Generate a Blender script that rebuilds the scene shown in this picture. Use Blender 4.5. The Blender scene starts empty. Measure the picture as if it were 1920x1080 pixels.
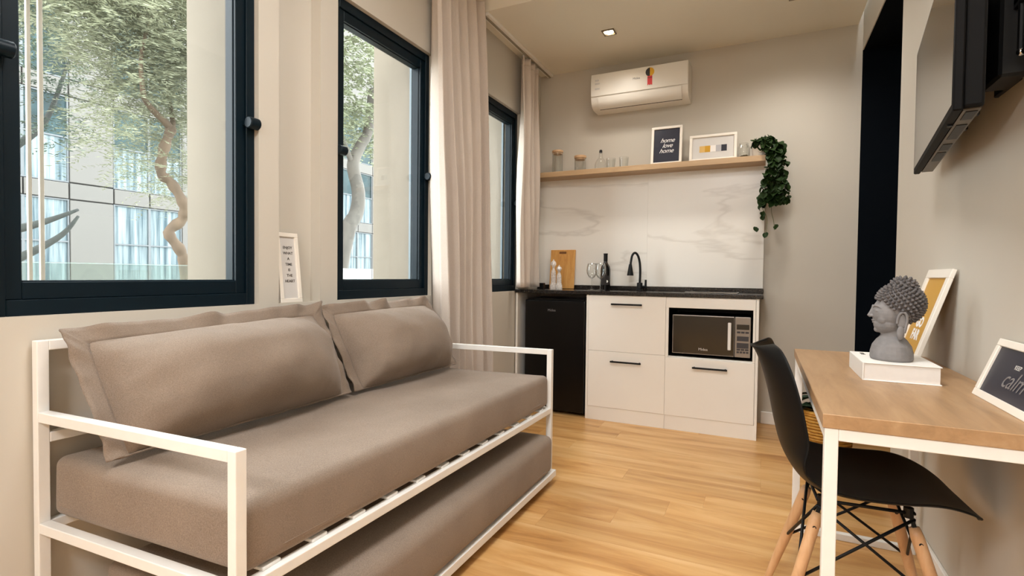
import bpy, bmesh, math, random
from mathutils import Vector, Matrix, noise
random.seed(7)
sc = bpy.context.scene
col = sc.collection
R = math.radians

# ------------------------------------------------------------------ camera
FPX, YAW, PITCH, ROLL, CAMH = 979.05, R(-25.666), R(-1.412), R(0.645), 1.02
fw = Vector((math.sin(YAW)*math.cos(PITCH), math.cos(YAW)*math.cos(PITCH), math.sin(PITCH)))
rt = Vector((math.cos(YAW), -math.sin(YAW), 0))
up = rt.cross(fw)
rt2 = math.cos(ROLL)*rt + math.sin(ROLL)*up
up2 = -math.sin(ROLL)*rt + math.cos(ROLL)*up
cd = bpy.data.cameras.new('camera')
cd.sensor_width = 36
cd.lens = FPX/1920*36
cd.clip_start = 0.02
cam = bpy.data.objects.new('camera', cd)
M = Matrix.Identity(4)
for i in range(3):
    M[i][0], M[i][1], M[i][2] = rt2[i], up2[i], -fw[i]
M.translation = (0, 0, CAMH)
cam.matrix_world = M
col.objects.link(cam)
sc.camera = cam

# ------------------------------------------------------------------ world, exposure
w = bpy.data.worlds.new('sky')
sc.world = w
w.use_nodes = True
bg = w.node_tree.nodes['Background']
bg.inputs[0].default_value = (0.93, 0.97, 1.0, 1)
bg.inputs[1].default_value = 7.0
vs = sc.view_settings
vs.view_transform = 'Standard'
vs.look = 'None'
vs.gamma = 1
vs.use_curve_mapping = False
vs.exposure = 0.95
sc.cycles.use_denoising = True
sc.cycles.max_bounces = 10
sc.cycles.diffuse_bounces = 5
sc.cycles.transparent_max_bounces = 24
sc.cycles.sample_clamp_indirect = 6
FILL_LIVING, FILL_REAR, LAMP_KITCHEN = 15.0, 42.0, 28.0
WARM, WARMK = (0.96, 0.98, 1.0), (1.0, 0.96, 0.89)
# windows of the left wall (y0, y1); sill and head heights; the same openings are used by the sky portals here and the wall below
WIN = [(-1.69, -0.945), (-0.545, 0.20), (0.60, 1.35), (1.75, 2.475), (2.90, 3.645)]
WZ0, WZ1 = 0.90, 2.25
for k, (a, b) in enumerate(WIN):
    ld = bpy.data.lights.new('sky_portal', 'AREA')
    ld.shape = 'RECTANGLE'
    ld.size, ld.size_y = WZ1-WZ0, b-a
    ld.cycles.is_portal = True
    lo = bpy.data.objects.new('sky_portal', ld)
    lo.location = (-2.13, (a+b)/2, (WZ0+WZ1)/2)
    lo.rotation_euler = (0, R(-90), 0)
    col.objects.link(lo)

# ------------------------------------------------------------------ helpers
def nodes(name):
    m = bpy.data.materials.new(name)
    m.use_nodes = True
    nt = m.node_tree
    return m, nt, nt.nodes['Principled BSDF']

def srgb(r, g, b):
    def f(c):
        c /= 255
        return c/12.92 if c <= 0.04045 else ((c+0.055)/1.055)**2.4
    return (f(r), f(g), f(b), 1)

def mat(name, c, rough=0.5, metal=0.0, var=0.06, scale=8.0, bump=0.0, bscale=60.0, stretch=(1, 1, 1), coat=0.0, spec=0.5, sheen=0.0, emit=None):
    """procedural material: two noise-mixed tones of one colour, optional bump"""
    m, nt, p = nodes(name)
    L = nt.links
    tc = nt.nodes.new('ShaderNodeTexCoord')
    mp = nt.nodes.new('ShaderNodeMapping')
    mp.inputs['Scale'].default_value = stretch
    L.new(tc.outputs['Object'], mp.inputs['Vector'])
    nz = nt.nodes.new('ShaderNodeTexNoise')
    nz.inputs['Scale'].default_value = scale
    nz.inputs['Detail'].default_value = 6
    L.new(mp.outputs[0], nz.inputs['Vector'])
    cr = nt.nodes.new('ShaderNodeValToRGB')
    cr.color_ramp.elements[0].position = 0.3
    cr.color_ramp.elements[1].position = 0.7
    cr.color_ramp.elements[0].color = tuple(x*(1-var) for x in c[:3]) + (1,)
    cr.color_ramp.elements[1].color = tuple(min(1, x*(1+var)) for x in c[:3]) + (1,)
    L.new(nz.outputs['Fac'], cr.inputs['Fac'])
    L.new(cr.outputs['Color'], p.inputs['Base Color'])
    p.inputs['Roughness'].default_value = rough
    p.inputs['Metallic'].default_value = metal
    p.inputs['Coat Weight'].default_value = coat
    p.inputs['Specular IOR Level'].default_value = spec
    p.inputs['Sheen Weight'].default_value = sheen
    if emit:
        p.inputs['Emission Color'].default_value = emit[0]
        p.inputs['Emission Strength'].default_value = emit[1]
    if bump:
        n2 = nt.nodes.new('ShaderNodeTexNoise')
        n2.inputs['Scale'].default_value = bscale
        n2.inputs['Detail'].default_value = 4
        L.new(mp.outputs[0], n2.inputs['Vector'])
        bp = nt.nodes.new('ShaderNodeBump')
        bp.inputs['Strength'].default_value = bump
        bp.inputs['Distance'].default_value = 0.002
        L.new(n2.outputs['Fac'], bp.inputs['Height'])
        L.new(bp.outputs[0], p.inputs['Normal'])
    return m

def mat_wood(name, stops, axis='X', scale=1.0, rough=0.45, per_object=True, bright=0.12, coat=0.0):
    m, nt, p = nodes(name)
    L = nt.links
    tc = nt.nodes.new('ShaderNodeTexCoord')
    oi = nt.nodes.new('ShaderNodeObjectInfo')
    mp = nt.nodes.new('ShaderNodeMapping')
    s = {'X': (1.1, 9, 9), 'Y': (9, 1.1, 9), 'Z': (9, 9, 1.1)}[axis]
    mp.inputs['Scale'].default_value = tuple(v*scale for v in s)
    L.new(tc.outputs['Object'], mp.inputs['Vector'])
    if per_object:
        mul = nt.nodes.new('ShaderNodeMath'); mul.operation = 'MULTIPLY'; mul.inputs[1].default_value = 37.0
        L.new(oi.outputs['Random'], mul.inputs[0])
        cx = nt.nodes.new('ShaderNodeCombineXYZ')
        for i in range(3):
            L.new(mul.outputs[0], cx.inputs[i])
        L.new(cx.outputs[0], mp.inputs['Location'])
    nz = nt.nodes.new('ShaderNodeTexNoise')
    nz.inputs['Scale'].default_value = 1.6
    nz.inputs['Detail'].default_value = 9
    nz.inputs['Roughness'].default_value = 0.62
    nz.inputs['Distortion'].default_value = 0.7
    L.new(mp.outputs[0], nz.inputs['Vector'])
    cr = nt.nodes.new('ShaderNodeValToRGB')
    e = cr.color_ramp.elements
    while len(e) < len(stops):
        e.new(0.5)
    for k, (pos, c) in enumerate(stops):
        e[k].position = pos
        e[k].color = c
    L.new(nz.outputs['Fac'], cr.inputs['Fac'])
    # fine pores
    n2 = nt.nodes.new('ShaderNodeTexNoise')
    n2.inputs['Scale'].default_value = 14
    n2.inputs['Detail'].default_value = 3
    L.new(mp.outputs[0], n2.inputs['Vector'])
    hs = nt.nodes.new('ShaderNodeHueSaturation')
    L.new(cr.outputs['Color'], hs.inputs['Color'])
    mr = nt.nodes.new('ShaderNodeMapRange')
    mr.inputs['To Min'].default_value = 1-bright
    mr.inputs['To Max'].default_value = 1+bright
    if per_object:
        L.new(oi.outputs['Random'], mr.inputs['Value'])
    else:
        L.new(n2.outputs['Fac'], mr.inputs['Value'])
    L.new(mr.outputs[0], hs.inputs['Value'])
    L.new(hs.outputs[0], p.inputs['Base Color'])
    p.inputs['Roughness'].default_value = rough
    p.inputs['Coat Weight'].default_value = coat
    bp = nt.nodes.new('ShaderNodeBump')
    bp.inputs['Strength'].default_value = 0.12
    bp.inputs['Distance'].default_value = 0.001
    L.new(n2.outputs['Fac'], bp.inputs['Height'])
    L.new(bp.outputs[0], p.inputs['Normal'])
    return m

def mat_fabric(name, c1, c2, scale=900, rough=0.9, bump=0.25, trans=0.0):
    m, nt, p = nodes(name)
    L = nt.links
    tc = nt.nodes.new('ShaderNodeTexCoord')
    def nz(sx, sy, sz, sc_):
        mp = nt.nodes.new('ShaderNodeMapping'); mp.inputs['Scale'].default_value = (sx, sy, sz)
        L.new(tc.outputs['Object'], mp.inputs['Vector'])
        n = nt.nodes.new('ShaderNodeTexNoise'); n.inputs['Scale'].default_value = sc_; n.inputs['Detail'].default_value = 3
        L.new(mp.outputs[0], n.inputs['Vector'])
        return n
    a, b = nz(1, 6, 1, scale*0.35), nz(1, 1, 6, scale*0.35)
    cdis = nz(1, 1, 1, 5)
    ad = nt.nodes.new('ShaderNodeMath'); ad.operation = 'ADD'
    L.new(a.outputs['Fac'], ad.inputs[0]); L.new(b.outputs['Fac'], ad.inputs[1])
    ad2 = nt.nodes.new('ShaderNodeMath'); ad2.operation = 'MULTIPLY_ADD'; ad2.inputs[1].default_value = 0.5
    L.new(cdis.outputs['Fac'], ad2.inputs[0]); L.new(ad.outputs[0], ad2.inputs[2])
    cr = nt.nodes.new('ShaderNodeValToRGB')
    cr.color_ramp.elements[0].position = 0.9; cr.color_ramp.elements[0].color = c1
    cr.color_ramp.elements[1].position = 1.6; cr.color_ramp.elements[1].color = c2
    mr = nt.nodes.new('ShaderNodeMapRange'); mr.inputs['From Min'].default_value = 0.85; mr.inputs['From Max'].default_value = 1.65
    L.new(ad2.outputs[0], mr.inputs['Value'])
    cr.color_ramp.elements[0].position = 0; cr.color_ramp.elements[1].position = 1
    L.new(mr.outputs[0], cr.inputs['Fac'])
    L.new(cr.outputs['Color'], p.inputs['Base Color'])
    p.inputs['Roughness'].default_value = rough
    p.inputs['Sheen Weight'].default_value = 0.15
    p.inputs['Specular IOR Level'].default_value = 0.2
    bp = nt.nodes.new('ShaderNodeBump'); bp.inputs['Strength'].default_value = bump; bp.inputs['Distance'].default_value = 0.0015
    L.new(ad.outputs[0], bp.inputs['Height'])
    L.new(bp.outputs[0], p.inputs['Normal'])
    if trans:
        out = nt.nodes['Material Output']
        tr = nt.nodes.new('ShaderNodeBsdfTranslucent')
        L.new(cr.outputs['Color'], tr.inputs['Color'])
        mx = nt.nodes.new('ShaderNodeMixShader'); mx.inputs[0].default_value = trans
        L.new(p.outputs[0], mx.inputs[1]); L.new(tr.outputs[0], mx.inputs[2])
        L.new(mx.outputs[0], out.inputs['Surface'])
    return m

def mat_glass(name, tint=(0.97, 0.985, 0.98, 1), gloss=0.06, edge=0.6, rough=0.02):
    """thin clear glass: transparent with fresnel gloss"""
    m, nt, p = nodes(name)
    L = nt.links
    nt.nodes.remove(p)
    out = nt.nodes['Material Output']
    tb = nt.nodes.new('ShaderNodeBsdfTransparent')
    gl = nt.nodes.new('ShaderNodeBsdfGlossy'); gl.inputs['Roughness'].default_value = rough
    tc = nt.nodes.new('ShaderNodeTexCoord')
    nz = nt.nodes.new('ShaderNodeTexNoise'); nz.inputs['Scale'].default_value = 3
    L.new(tc.outputs['Object'], nz.inputs['Vector'])
    cr = nt.nodes.new('ShaderNodeValToRGB')
    cr.color_ramp.elements[0].color = tuple(x*0.99 for x in tint[:3]) + (1,)
    cr.color_ramp.elements[1].color = tint
    L.new(nz.outputs['Fac'], cr.inputs['Fac']); L.new(cr.outputs['Color'], tb.inputs['Color'])
    lw = nt.nodes.new('ShaderNodeLayerWeight'); lw.inputs['Blend'].default_value = 0.35
    mr = nt.nodes.new('ShaderNodeMapRange'); mr.inputs['To Min'].default_value = gloss; mr.inputs['To Max'].default_value = edge
    L.new(lw.outputs['Facing'], mr.inputs['Value'])
    pw = nt.nodes.new('ShaderNodeMath'); pw.operation = 'POWER'; pw.inputs[1].default_value = 1.6
    L.new(mr.outputs[0], pw.inputs[0])
    mx = nt.nodes.new('ShaderNodeMixShader')
    L.new(pw.outputs[0], mx.inputs[0]); L.new(tb.outputs[0], mx.inputs[1]); L.new(gl.outputs[0], mx.inputs[2])
    L.new(mx.outputs[0], out.inputs['Surface'])
    return m

class MB:
    """collects shapes into one mesh; coordinates are given relative to o"""
    def __init__(s, o=(0, 0, 0)):
        s.v, s.f, s.o, s.smooth = [], [], Vector(o), False
    def add(s, vs_, fs):
        n = len(s.v)
        s.v += [Vector(q) for q in vs_]
        s.f += [tuple(i+n for i in f) for f in fs]
        return s
    def bm(s, bm_, mx=None):
        bm_.verts.ensure_lookup_table()
        bm_.verts.index_update()
        s.add([(mx @ q.co) if mx else q.co.copy() for q in bm_.verts], [tuple(q.index for q in f.verts) for f in bm_.faces])
        bm_.free()
        return s
    def box(s, x0, x1, y0, y1, z0, z1, bev=0.0, seg=2):
        b = bmesh.new()
        bmesh.ops.create_cube(b, size=1)
        for q in b.verts:
            q.co = Vector(((x0+x1)/2+q.co.x*(x1-x0), (y0+y1)/2+q.co.y*(y1-y0), (z0+z1)/2+q.co.z*(z1-z0)))
        if bev:
            bmesh.ops.bevel(b, geom=list(b.edges), offset=bev, segments=seg, profile=0.5, affect='EDGES')
        return s.bm(b)
    def bar(s, p, q, wdt, hgt, upv=(0, 0, 1), bev=0.002):
        """square bar whose axis runs p to q"""
        p, q = Vector(p), Vector(q)
        d = (q-p); L_ = d.length; d.normalize()
        u = Vector(upv)
        sd = d.cross(u)
        if sd.length < 1e-4:
            sd = d.cross(Vector((0, 1, 0)))
        sd.normalize()
        u = sd.cross(d)
        b = bmesh.new()
        bmesh.ops.create_cube(b, size=1)
        for v in b.verts:
            v.co = Vector((v.co.x*wdt, v.co.y*L_, v.co.z*hgt))
        if bev:
            bmesh.ops.bevel(b, geom=list(b.edges), offset=bev, segments=2, profile=0.5, affect='EDGES')
        mx = Matrix((sd, d, u)).transposed().to_4x4()
        mx.translation = (p+q)/2
        return s.bm(b, mx)
    def tube(s, pts, r, n=10, cap=True):
        """round tube along pts; r a number or list"""
        pts = [Vector(p) for p in pts]
        rr = r if isinstance(r, (list, tuple)) else [r]*len(pts)
        rings = []
        prev = None
        for i, p in enumerate(pts):
            t = (pts[min(i+1, len(pts)-1)]-pts[max(i-1, 0)]).normalized()
            if prev is None:
                a = t.orthogonal().normalized()
            else:
                a = (prev - t*prev.dot(t)).normalized()
            prev = a
            b = t.cross(a)
            rings.append([p + rr[i]*(math.cos(2*math.pi*k/n)*a + math.sin(2*math.pi*k/n)*b) for k in range(n)])
        vs_ = [q for ring in rings for q in ring]
        fs = []
        for i in range(len(pts)-1):
            for k in range(n):
                k2 = (k+1) % n
                fs.append((i*n+k, i*n+k2, (i+1)*n+k2, (i+1)*n+k))
        if cap:
            fs.append(tuple(range(n))[::-1])
            fs.append(tuple((len(pts)-1)*n+k for k in range(n)))
        return s.add(vs_, fs)
    def lathe(s, prof, c=(0, 0, 0), n=24, mx=None):
        """profile [(r,z)] spun about z"""
        vs_, fs = [], []
        for r, z in prof:
            for k in range(n):
                q = Vector((r*math.cos(2*math.pi*k/n), r*math.sin(2*math.pi*k/n), z))
                vs_.append((mx @ q if mx else q) + Vector(c))
        for i in range(len(prof)-1):
            for k in range(n):
                k2 = (k+1) % n
                fs.append((i*n+k, i*n+k2, (i+1)*n+k2, (i+1)*n+k))
        if prof[0][0] > 1e-6: fs.append(tuple(range(n))[::-1])
        if prof[-1][0] > 1e-6: fs.append(tuple((len(prof)-1)*n+k for k in range(n)))
        return s.add(vs_, fs)
    def prism(s, poly, a, b, axis='x'):
        """polygon of 2-D points extruded from a to b along the axis"""
        def P(u, v, t):
            return {'x': (t, u, v), 'y': (u, t, v), 'z': (u, v, t)}[axis]
        n = len(poly)
        vs_ = [P(u, v, a) for u, v in poly] + [P(u, v, b) for u, v in poly]
        fs = [tuple(range(n))[::-1], tuple(range(n, 2*n))]
        for k in range(n):
            k2 = (k+1) % n
            fs.append((k, k2, n+k2, n+k))
        return s.add(vs_, fs)
    def grid(s, fn, nu, nv, closed_u=False):
        vs_ = [fn(i/nu, j/nv) for j in range(nv+1) for i in range(nu+(0 if closed_u else 1))]
        W_ = nu + (0 if closed_u else 1)
        fs = []
        for j in range(nv):
            for i in range(nu):
                i2 = (i+1) % W_
                fs.append((j*W_+i, j*W_+i2, (j+1)*W_+i2, (j+1)*W_+i))
        return s.add(vs_, fs)
    def ell(s, c, rad, n=20, m=12, rot=None):
        vs_, fs = [], []
        def P(a, b):
            q = Vector((math.cos(b)*math.cos(a)*rad[0], math.cos(b)*math.sin(a)*rad[1], math.sin(b)*rad[2]))
            return (rot @ q if rot else q) + Vector(c)
        return s.grid(lambda u, v: P(u*2*math.pi, (v-0.5)*math.pi*0.998), n, m, True)
    def xf(s, mx):
        s.v = [mx @ q for q in s.v]
        return s
    def mesh(s, name):
        me = bpy.data.meshes.new(name)
        me.from_pydata([tuple(q - s.o) for q in s.v], [], s.f)
        b = bmesh.new(); b.from_mesh(me)
        bmesh.ops.recalc_face_normals(b, faces=b.faces)
        b.to_mesh(me); b.free()
        return me
    def build(s, name, m, parent=None, smooth=None, mods=()):
        if parent is None:
            xs = [q.x for q in s.v]; ys = [q.y for q in s.v]; zs = [q.z for q in s.v]
            s.o = Vector(((min(xs)+max(xs))/2, (min(ys)+max(ys))/2, min(zs)))
        me = s.mesh(name)
        me.materials.append(m)
        o = bpy.data.objects.new(name, me)
        col.objects.link(o)
        if parent is None:
            o.location = s.o
        else:
            o.parent = parent
        sm = s.smooth if smooth is None else smooth
        if sm:
            for p in me.polygons: p.use_smooth = True
            if sm == 'auto':
                me.set_sharp_from_angle(angle=R(40))
        return o

def tag(o, label=None, cat=None, group=None, kind=None):
    if label: o['label'] = label
    if cat: o['category'] = cat
    if group: o['group'] = group
    if kind: o['kind'] = kind
    return o

def thing(name, label, cat, loc=(0, 0, 0), rotz=0, group=None, kind=None):
    o = bpy.data.objects.new(name, None)
    o.empty_display_size = 0.05
    col.objects.link(o)
    o.location = loc
    o.rotation_euler = (0, 0, rotz)
    return tag(o, label, cat, group, kind)

def copy_tree(o, parent=None):
    c = o.copy()
    col.objects.link(c)
    c.parent = parent
    for ch in list(o.children):
        copy_tree(ch, c)
    return c

def text_mesh(body, size, shear=0.0, align='CENTER', spacing=1.0, line=1.0, offset=0.0):
    cu = bpy.data.curves.new('txt', 'FONT')
    cu.body = body; cu.size = size; cu.shear = shear; cu.align_x = align; cu.align_y = 'CENTER'
    cu.space_character = spacing; cu.space_line = line; cu.offset = offset
    cu.extrude = 0.0003; cu.resolution_u = 3
    t = bpy.data.objects.new('txt', cu)
    col.objects.link(t)
    bpy.context.view_layer.update()
    me = bpy.data.meshes.new_from_object(t.evaluated_get(bpy.context.evaluated_depsgraph_get()))
    bpy.data.objects.remove(t); bpy.data.curves.remove(cu)
    return me

def text(name, body, size, origin, xdir, ydir, m, parent, o=(0, 0, 0), **k):
    """lettering lying in the plane (xdir, ydir) at origin, in the parent's space"""
    me = text_mesh(body, size, **k)
    x, y = Vector(xdir).normalized(), Vector(ydir).normalized()
    mx = Matrix((x, y, x.cross(y))).transposed().to_4x4()
    mx.translation = Vector(origin) - Vector(o)
    me.transform(mx)
    me.materials.append(m)
    o = bpy.data.objects.new(name, me)
    col.objects.link(o)
    o.parent = parent
    return o

# ------------------------------------------------------------------ materials
PAINT = mat('wall_paint', srgb(201, 194, 182), 0.85, var=0.02, scale=1.5, bump=0.05, bscale=180)
CEIL = mat('ceiling_paint', srgb(234, 228, 214), 0.9, var=0.015, scale=1.2)
WHITE = mat('white_lacquer', srgb(244, 240, 233), 0.45, var=0.015, scale=3)
STEELW = mat('white_powder_coat', srgb(236, 234, 230), 0.42, var=0.02, scale=20, bump=0.03, bscale=400)
TEAL = mat('dark_teal_aluminium', srgb(6, 23, 32), 0.42, var=0.08, scale=6, spec=0.2)
BLACK = mat('black_plastic', srgb(12, 11, 11), 0.45, var=0.1, scale=15, spec=0.3)
BLACKM = mat('black_matt_metal', srgb(9, 9, 10), 0.5, var=0.1, scale=30, spec=0.3)
SEATB = mat('black_moulded_shell', srgb(13, 12, 11), 0.5, var=0.06, scale=20, bump=0.04, bscale=500, spec=0.22)
NAVY = mat('navy_wall_paint', srgb(4, 9, 16), 0.9, spec=0.1, var=0.05, scale=2)
GRANITE = mat('black_granite', srgb(34, 30, 28), 0.16, var=0.75, scale=160)
MARBLEJ = mat('grey_joint', srgb(190, 182, 170), 0.8)
GLASS = mat_glass('window_glass', gloss=0.05, edge=0.5)
CLEAR = mat_glass('clear_glassware', tint=(0.98, 0.985, 0.98, 1), gloss=0.08, edge=0.95)
def mat_crystal():
    m, nt, p = nodes('cut_crystal')
    L = nt.links
    out = nt.nodes['Material Output']
    tb = nt.nodes.new('ShaderNodeBsdfTransparent')
    tc = nt.nodes.new('ShaderNodeTexCoord')
    vo = nt.nodes.new('ShaderNodeTexVoronoi'); vo.inputs['Scale'].default_value = 120
    L.new(tc.outputs['Object'], vo.inputs['Vector'])
    mr = nt.nodes.new('ShaderNodeMapRange'); mr.inputs['From Max'].default_value = 0.8; mr.inputs['To Min'].default_value = 0.35; mr.inputs['To Max'].default_value = 0.75
    L.new(vo.outputs['Distance'], mr.inputs['Value'])
    p.inputs['Base Color'].default_value = (0.92, 0.90, 0.88, 1)
    p.inputs['Roughness'].default_value = 0.08
    mx = nt.nodes.new('ShaderNodeMixShader')
    L.new(mr.outputs[0], mx.inputs[0]); L.new(tb.outputs[0], mx.inputs[1]); L.new(p.outputs[0], mx.inputs[2])
    L.new(mx.outputs[0], out.inputs['Surface'])
    return m
CRYSTAL = mat_crystal()
FABRIC = mat_fabric('taupe_linen', srgb(108, 93, 80), srgb(158, 141, 126))
FABRICD = FABRIC
CURT = mat_fabric('greige_curtain', srgb(206, 192, 180), srgb(224, 212, 200), scale=700, bump=0.08, trans=0.12)
OAK = mat_wood('oak_shelf', [(0.2, srgb(170, 138, 102)), (0.5, srgb(190, 158, 120)), (0.8, srgb(204, 174, 138))], 'X', 1.4, per_object=False, bright=0.05)
DESKW = mat_wood('oak_desk_laminate', [(0.25, srgb(146, 114, 80)), (0.5, srgb(168, 132, 94)), (0.75, srgb(182, 148, 110))], 'Y', 1.6, per_object=False, bright=0.05, rough=0.4)
BEECH = mat_wood('beech_leg', [(0.2, srgb(176, 130, 88)), (0.5, srgb(206, 160, 116)), (0.8, srgb(222, 182, 140))], 'Z', 2.0, per_object=True, bright=0.05)
BOARDW = mat_wood('bamboo_board', [(0.2, srgb(190, 130, 62)), (0.5, srgb(214, 156, 84)), (0.8, srgb(226, 176, 104))], 'Z', 2.5, per_object=False, bright=0.06)
LIDW = mat('pale_wood_lid', srgb(206, 168, 128), 0.5, var=0.1, scale=30)
PLANK = mat_wood('floor_laminate', [(0.27, srgb(150, 99, 50)), (0.42, srgb(190, 140, 82)), (0.54, srgb(206, 160, 102)), (0.74, srgb(220, 182, 130))], 'X', 0.62, rough=0.34, bright=0.07)
SUB = mat('floor_joint', srgb(150, 100, 50), 0.8)
EXTW = mat('cream_render', srgb(118, 109, 96), 0.9, var=0.04, scale=4, bump=0.2, bscale=90)
CHROME = mat('chrome', srgb(200, 200, 202), 0.12, 1.0, var=0.02)
STEEL = mat('brushed_steel', srgb(150, 146, 142), 0.32, 0.9, var=0.06, scale=60, stretch=(1, 20, 20))
PAPERW = mat('white_paper', srgb(236, 232, 226), 0.7, var=0.01)
PAPERG = mat('pale_grey_paper', srgb(206, 202, 198), 0.7, var=0.02)
PAPERN = mat('navy_print', srgb(30, 32, 48), 0.35, var=0.05)
PAPERO = mat('ochre_print', srgb(196, 148, 58), 0.5, var=0.05, scale=4)
INKW = mat('white_ink', srgb(235, 233, 232), 0.6, var=0.0)
INKG = mat('grey_ink', srgb(120, 116, 116), 0.6, var=0.0)
INKD = mat('dark_ink', srgb(70, 64, 58), 0.7, var=0.0)
FRAMEW = mat('white_picture_frame', srgb(238, 230, 218), 0.45, var=0.02)
STONE = mat('grey_stone', srgb(126, 122, 121), 0.75, var=0.12, scale=40, bump=0.15, bscale=220)
STONED = mat('grey_stone_hair', srgb(98, 93, 92), 0.7, var=0.15, scale=60, bump=0.1, bscale=220)
LEAF = mat('dark_ivy_leaf', srgb(30, 50, 14), 0.6, var=0.35, scale=30, spec=0.2)
LEAFD = mat('dark_shrub_leaf', srgb(24, 46, 26), 0.5, var=0.35, scale=30)
STEM = mat('plant_stem', srgb(96, 104, 62), 0.7)

# ------------------------------------------------------------------ the room
XL, XR, YB, YF = -1.70, 0.55, 4.05, -2.6
DY0, DTOP = 2.94, 2.50           # doorway in the right wall runs from DY0 to the back wall
ZC, ZK, YK = 2.80, 2.67, 2.91    # living ceiling, lowered kitchen ceiling, where it starts

floor = tag(MB().box(XL-0.05, 1.75, YF-0.1, YB+0.1, -0.06, -0.012).build('floor', SUB), kind='structure')
plank_cache = {}
def plank(x0, x1, y0, y1):
    key = (round(x1-x0, 3), round(y1-y0, 3))
    if key not in plank_cache:
        hx, hy = (x1-x0)/2-0.0002, (y1-y0)/2-0.0002
        me = MB().box(-hx, hx, -hy, hy, -0.012, 0, 0.0003, 1).mesh('plank')
        me.materials.append(PLANK)
        plank_cache[key] = me
    o = bpy.data.objects.new('plank', plank_cache[key])
    col.objects.link(o)
    o.parent = floor
    o.location = Vector(((x0+x1)/2, (y0+y1)/2, 0)) - floor.location
PWID, PLEN = 0.162, 1.3
row = 0
y = 4.05
while y > YF+0.02:
    y2 = max(y-PWID, YF)
    off = [0.01, -0.55, 0.01, -0.98, -0.22][row % 5] if row % 2 else [-0.62, -0.36, -0.82, 0.28][(row//2) % 4]
    x = off
    while x > XL: x -= PLEN
    while x < 1.70:
        a, b = max(x, XL), min(x+PLEN, 1.70)
        if b-a > 0.02: plank(a, b, y2, y)
        x += PLEN
    y = y2
    row += 1

NICHE = [(0.295, 0.505), (1.44, 1.65)]
wl = MB()
def wall_strip(mb, x0, x1, niche, WZ1=WZ1, top=ZC+0.1, base=-0.01):
    mb.box(x0, x1, YF, YB+0.15, base, WZ0)
    mb.box(x0, x1, YF, YB+0.15, WZ1, top)
    edges = [YF] + [e for ab in WIN for e in ab] + [YB+0.15]
    for a, b in zip(edges[0::2], edges[1::2]):
        nn = [n for n in NICHE if a < n[0] < b] if niche else []
        if nn:
            n0, n1 = nn[0]
            mb.box(x0, x1, a, n0, WZ0, WZ1); mb.box(x0, x1, n1, b, WZ0, WZ1)
            mb.box(x0, x1-0.055, n0, n1, WZ0, WZ1)
        else:
            mb.box(x0, x1, a, b, WZ0, WZ1)
wall_strip(wl, -1.80, XL, True)
tag(wl.build('wall_left', PAINT), kind='structure')
wf = MB(); wall_strip(wf, -2.12, -1.8005, False, 3.1, 3.6, -3.0)
tag(wf.build('wall_facade', EXTW), 'thick cream rendered outer wall seen through the windows', kind='structure')
tag(MB().box(XL, XR, YB, YB+0.15, -0.01, ZC+0.1).build('wall_back', PAINT), kind='structure')
wr = MB().box(XR, XR+0.12, YF, DY0, -0.01, ZC+0.1).box(XR, XR+0.006, DY0, YB+0.15, DTOP, ZC+0.1)
tag(wr.build('wall_right', PAINT), kind='structure')
tag(MB().box(XL-0.1, XR+0.12, YF-0.1, YF, -0.01, ZC+0.1).build('wall_front', PAINT), kind='structure')
wp = MB().box(XR+0.001, 1.75, YB, YB+0.1, -0.01, 2.6).box(1.70, 1.80, DY0-0.1, YB+0.1, -0.01, 2.6).box(XR+0.121, 1.75, DY0-0.1, DY0-0.002, -0.01, 2.6).box(XR+0.007, 1.75, DY0, YB, DTOP+0.001, 2.9)
tag(wp.build('wall_passage', NAVY), 'dark navy walls of the passage behind the doorway', kind='structure')
tag(MB().box(XL, XR, YF, YK, ZC, ZC+0.08).build('ceiling', CEIL), kind='structure')
tag(MB().box(XL, XR-0.026, YK, YB, ZK, ZC+0.06).build('ceiling_drop', CEIL), 'lowered beige ceiling over the kitchenette', kind='structure')
def baseboard(name, *b):
    tag(MB().box(*b, 0.003, 1).build(name, WHITE), kind='structure')
baseboard('baseboard_back', 0.003, XR, YB-0.015, YB, 0.0, 0.085)
baseboard('baseboard_right', XR-0.013, XR, YF, DY0, 0.0, 0.085)
baseboard('baseboard_left', XL, XL+0.013, YF, 3.55, 0.0, 0.085)

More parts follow.
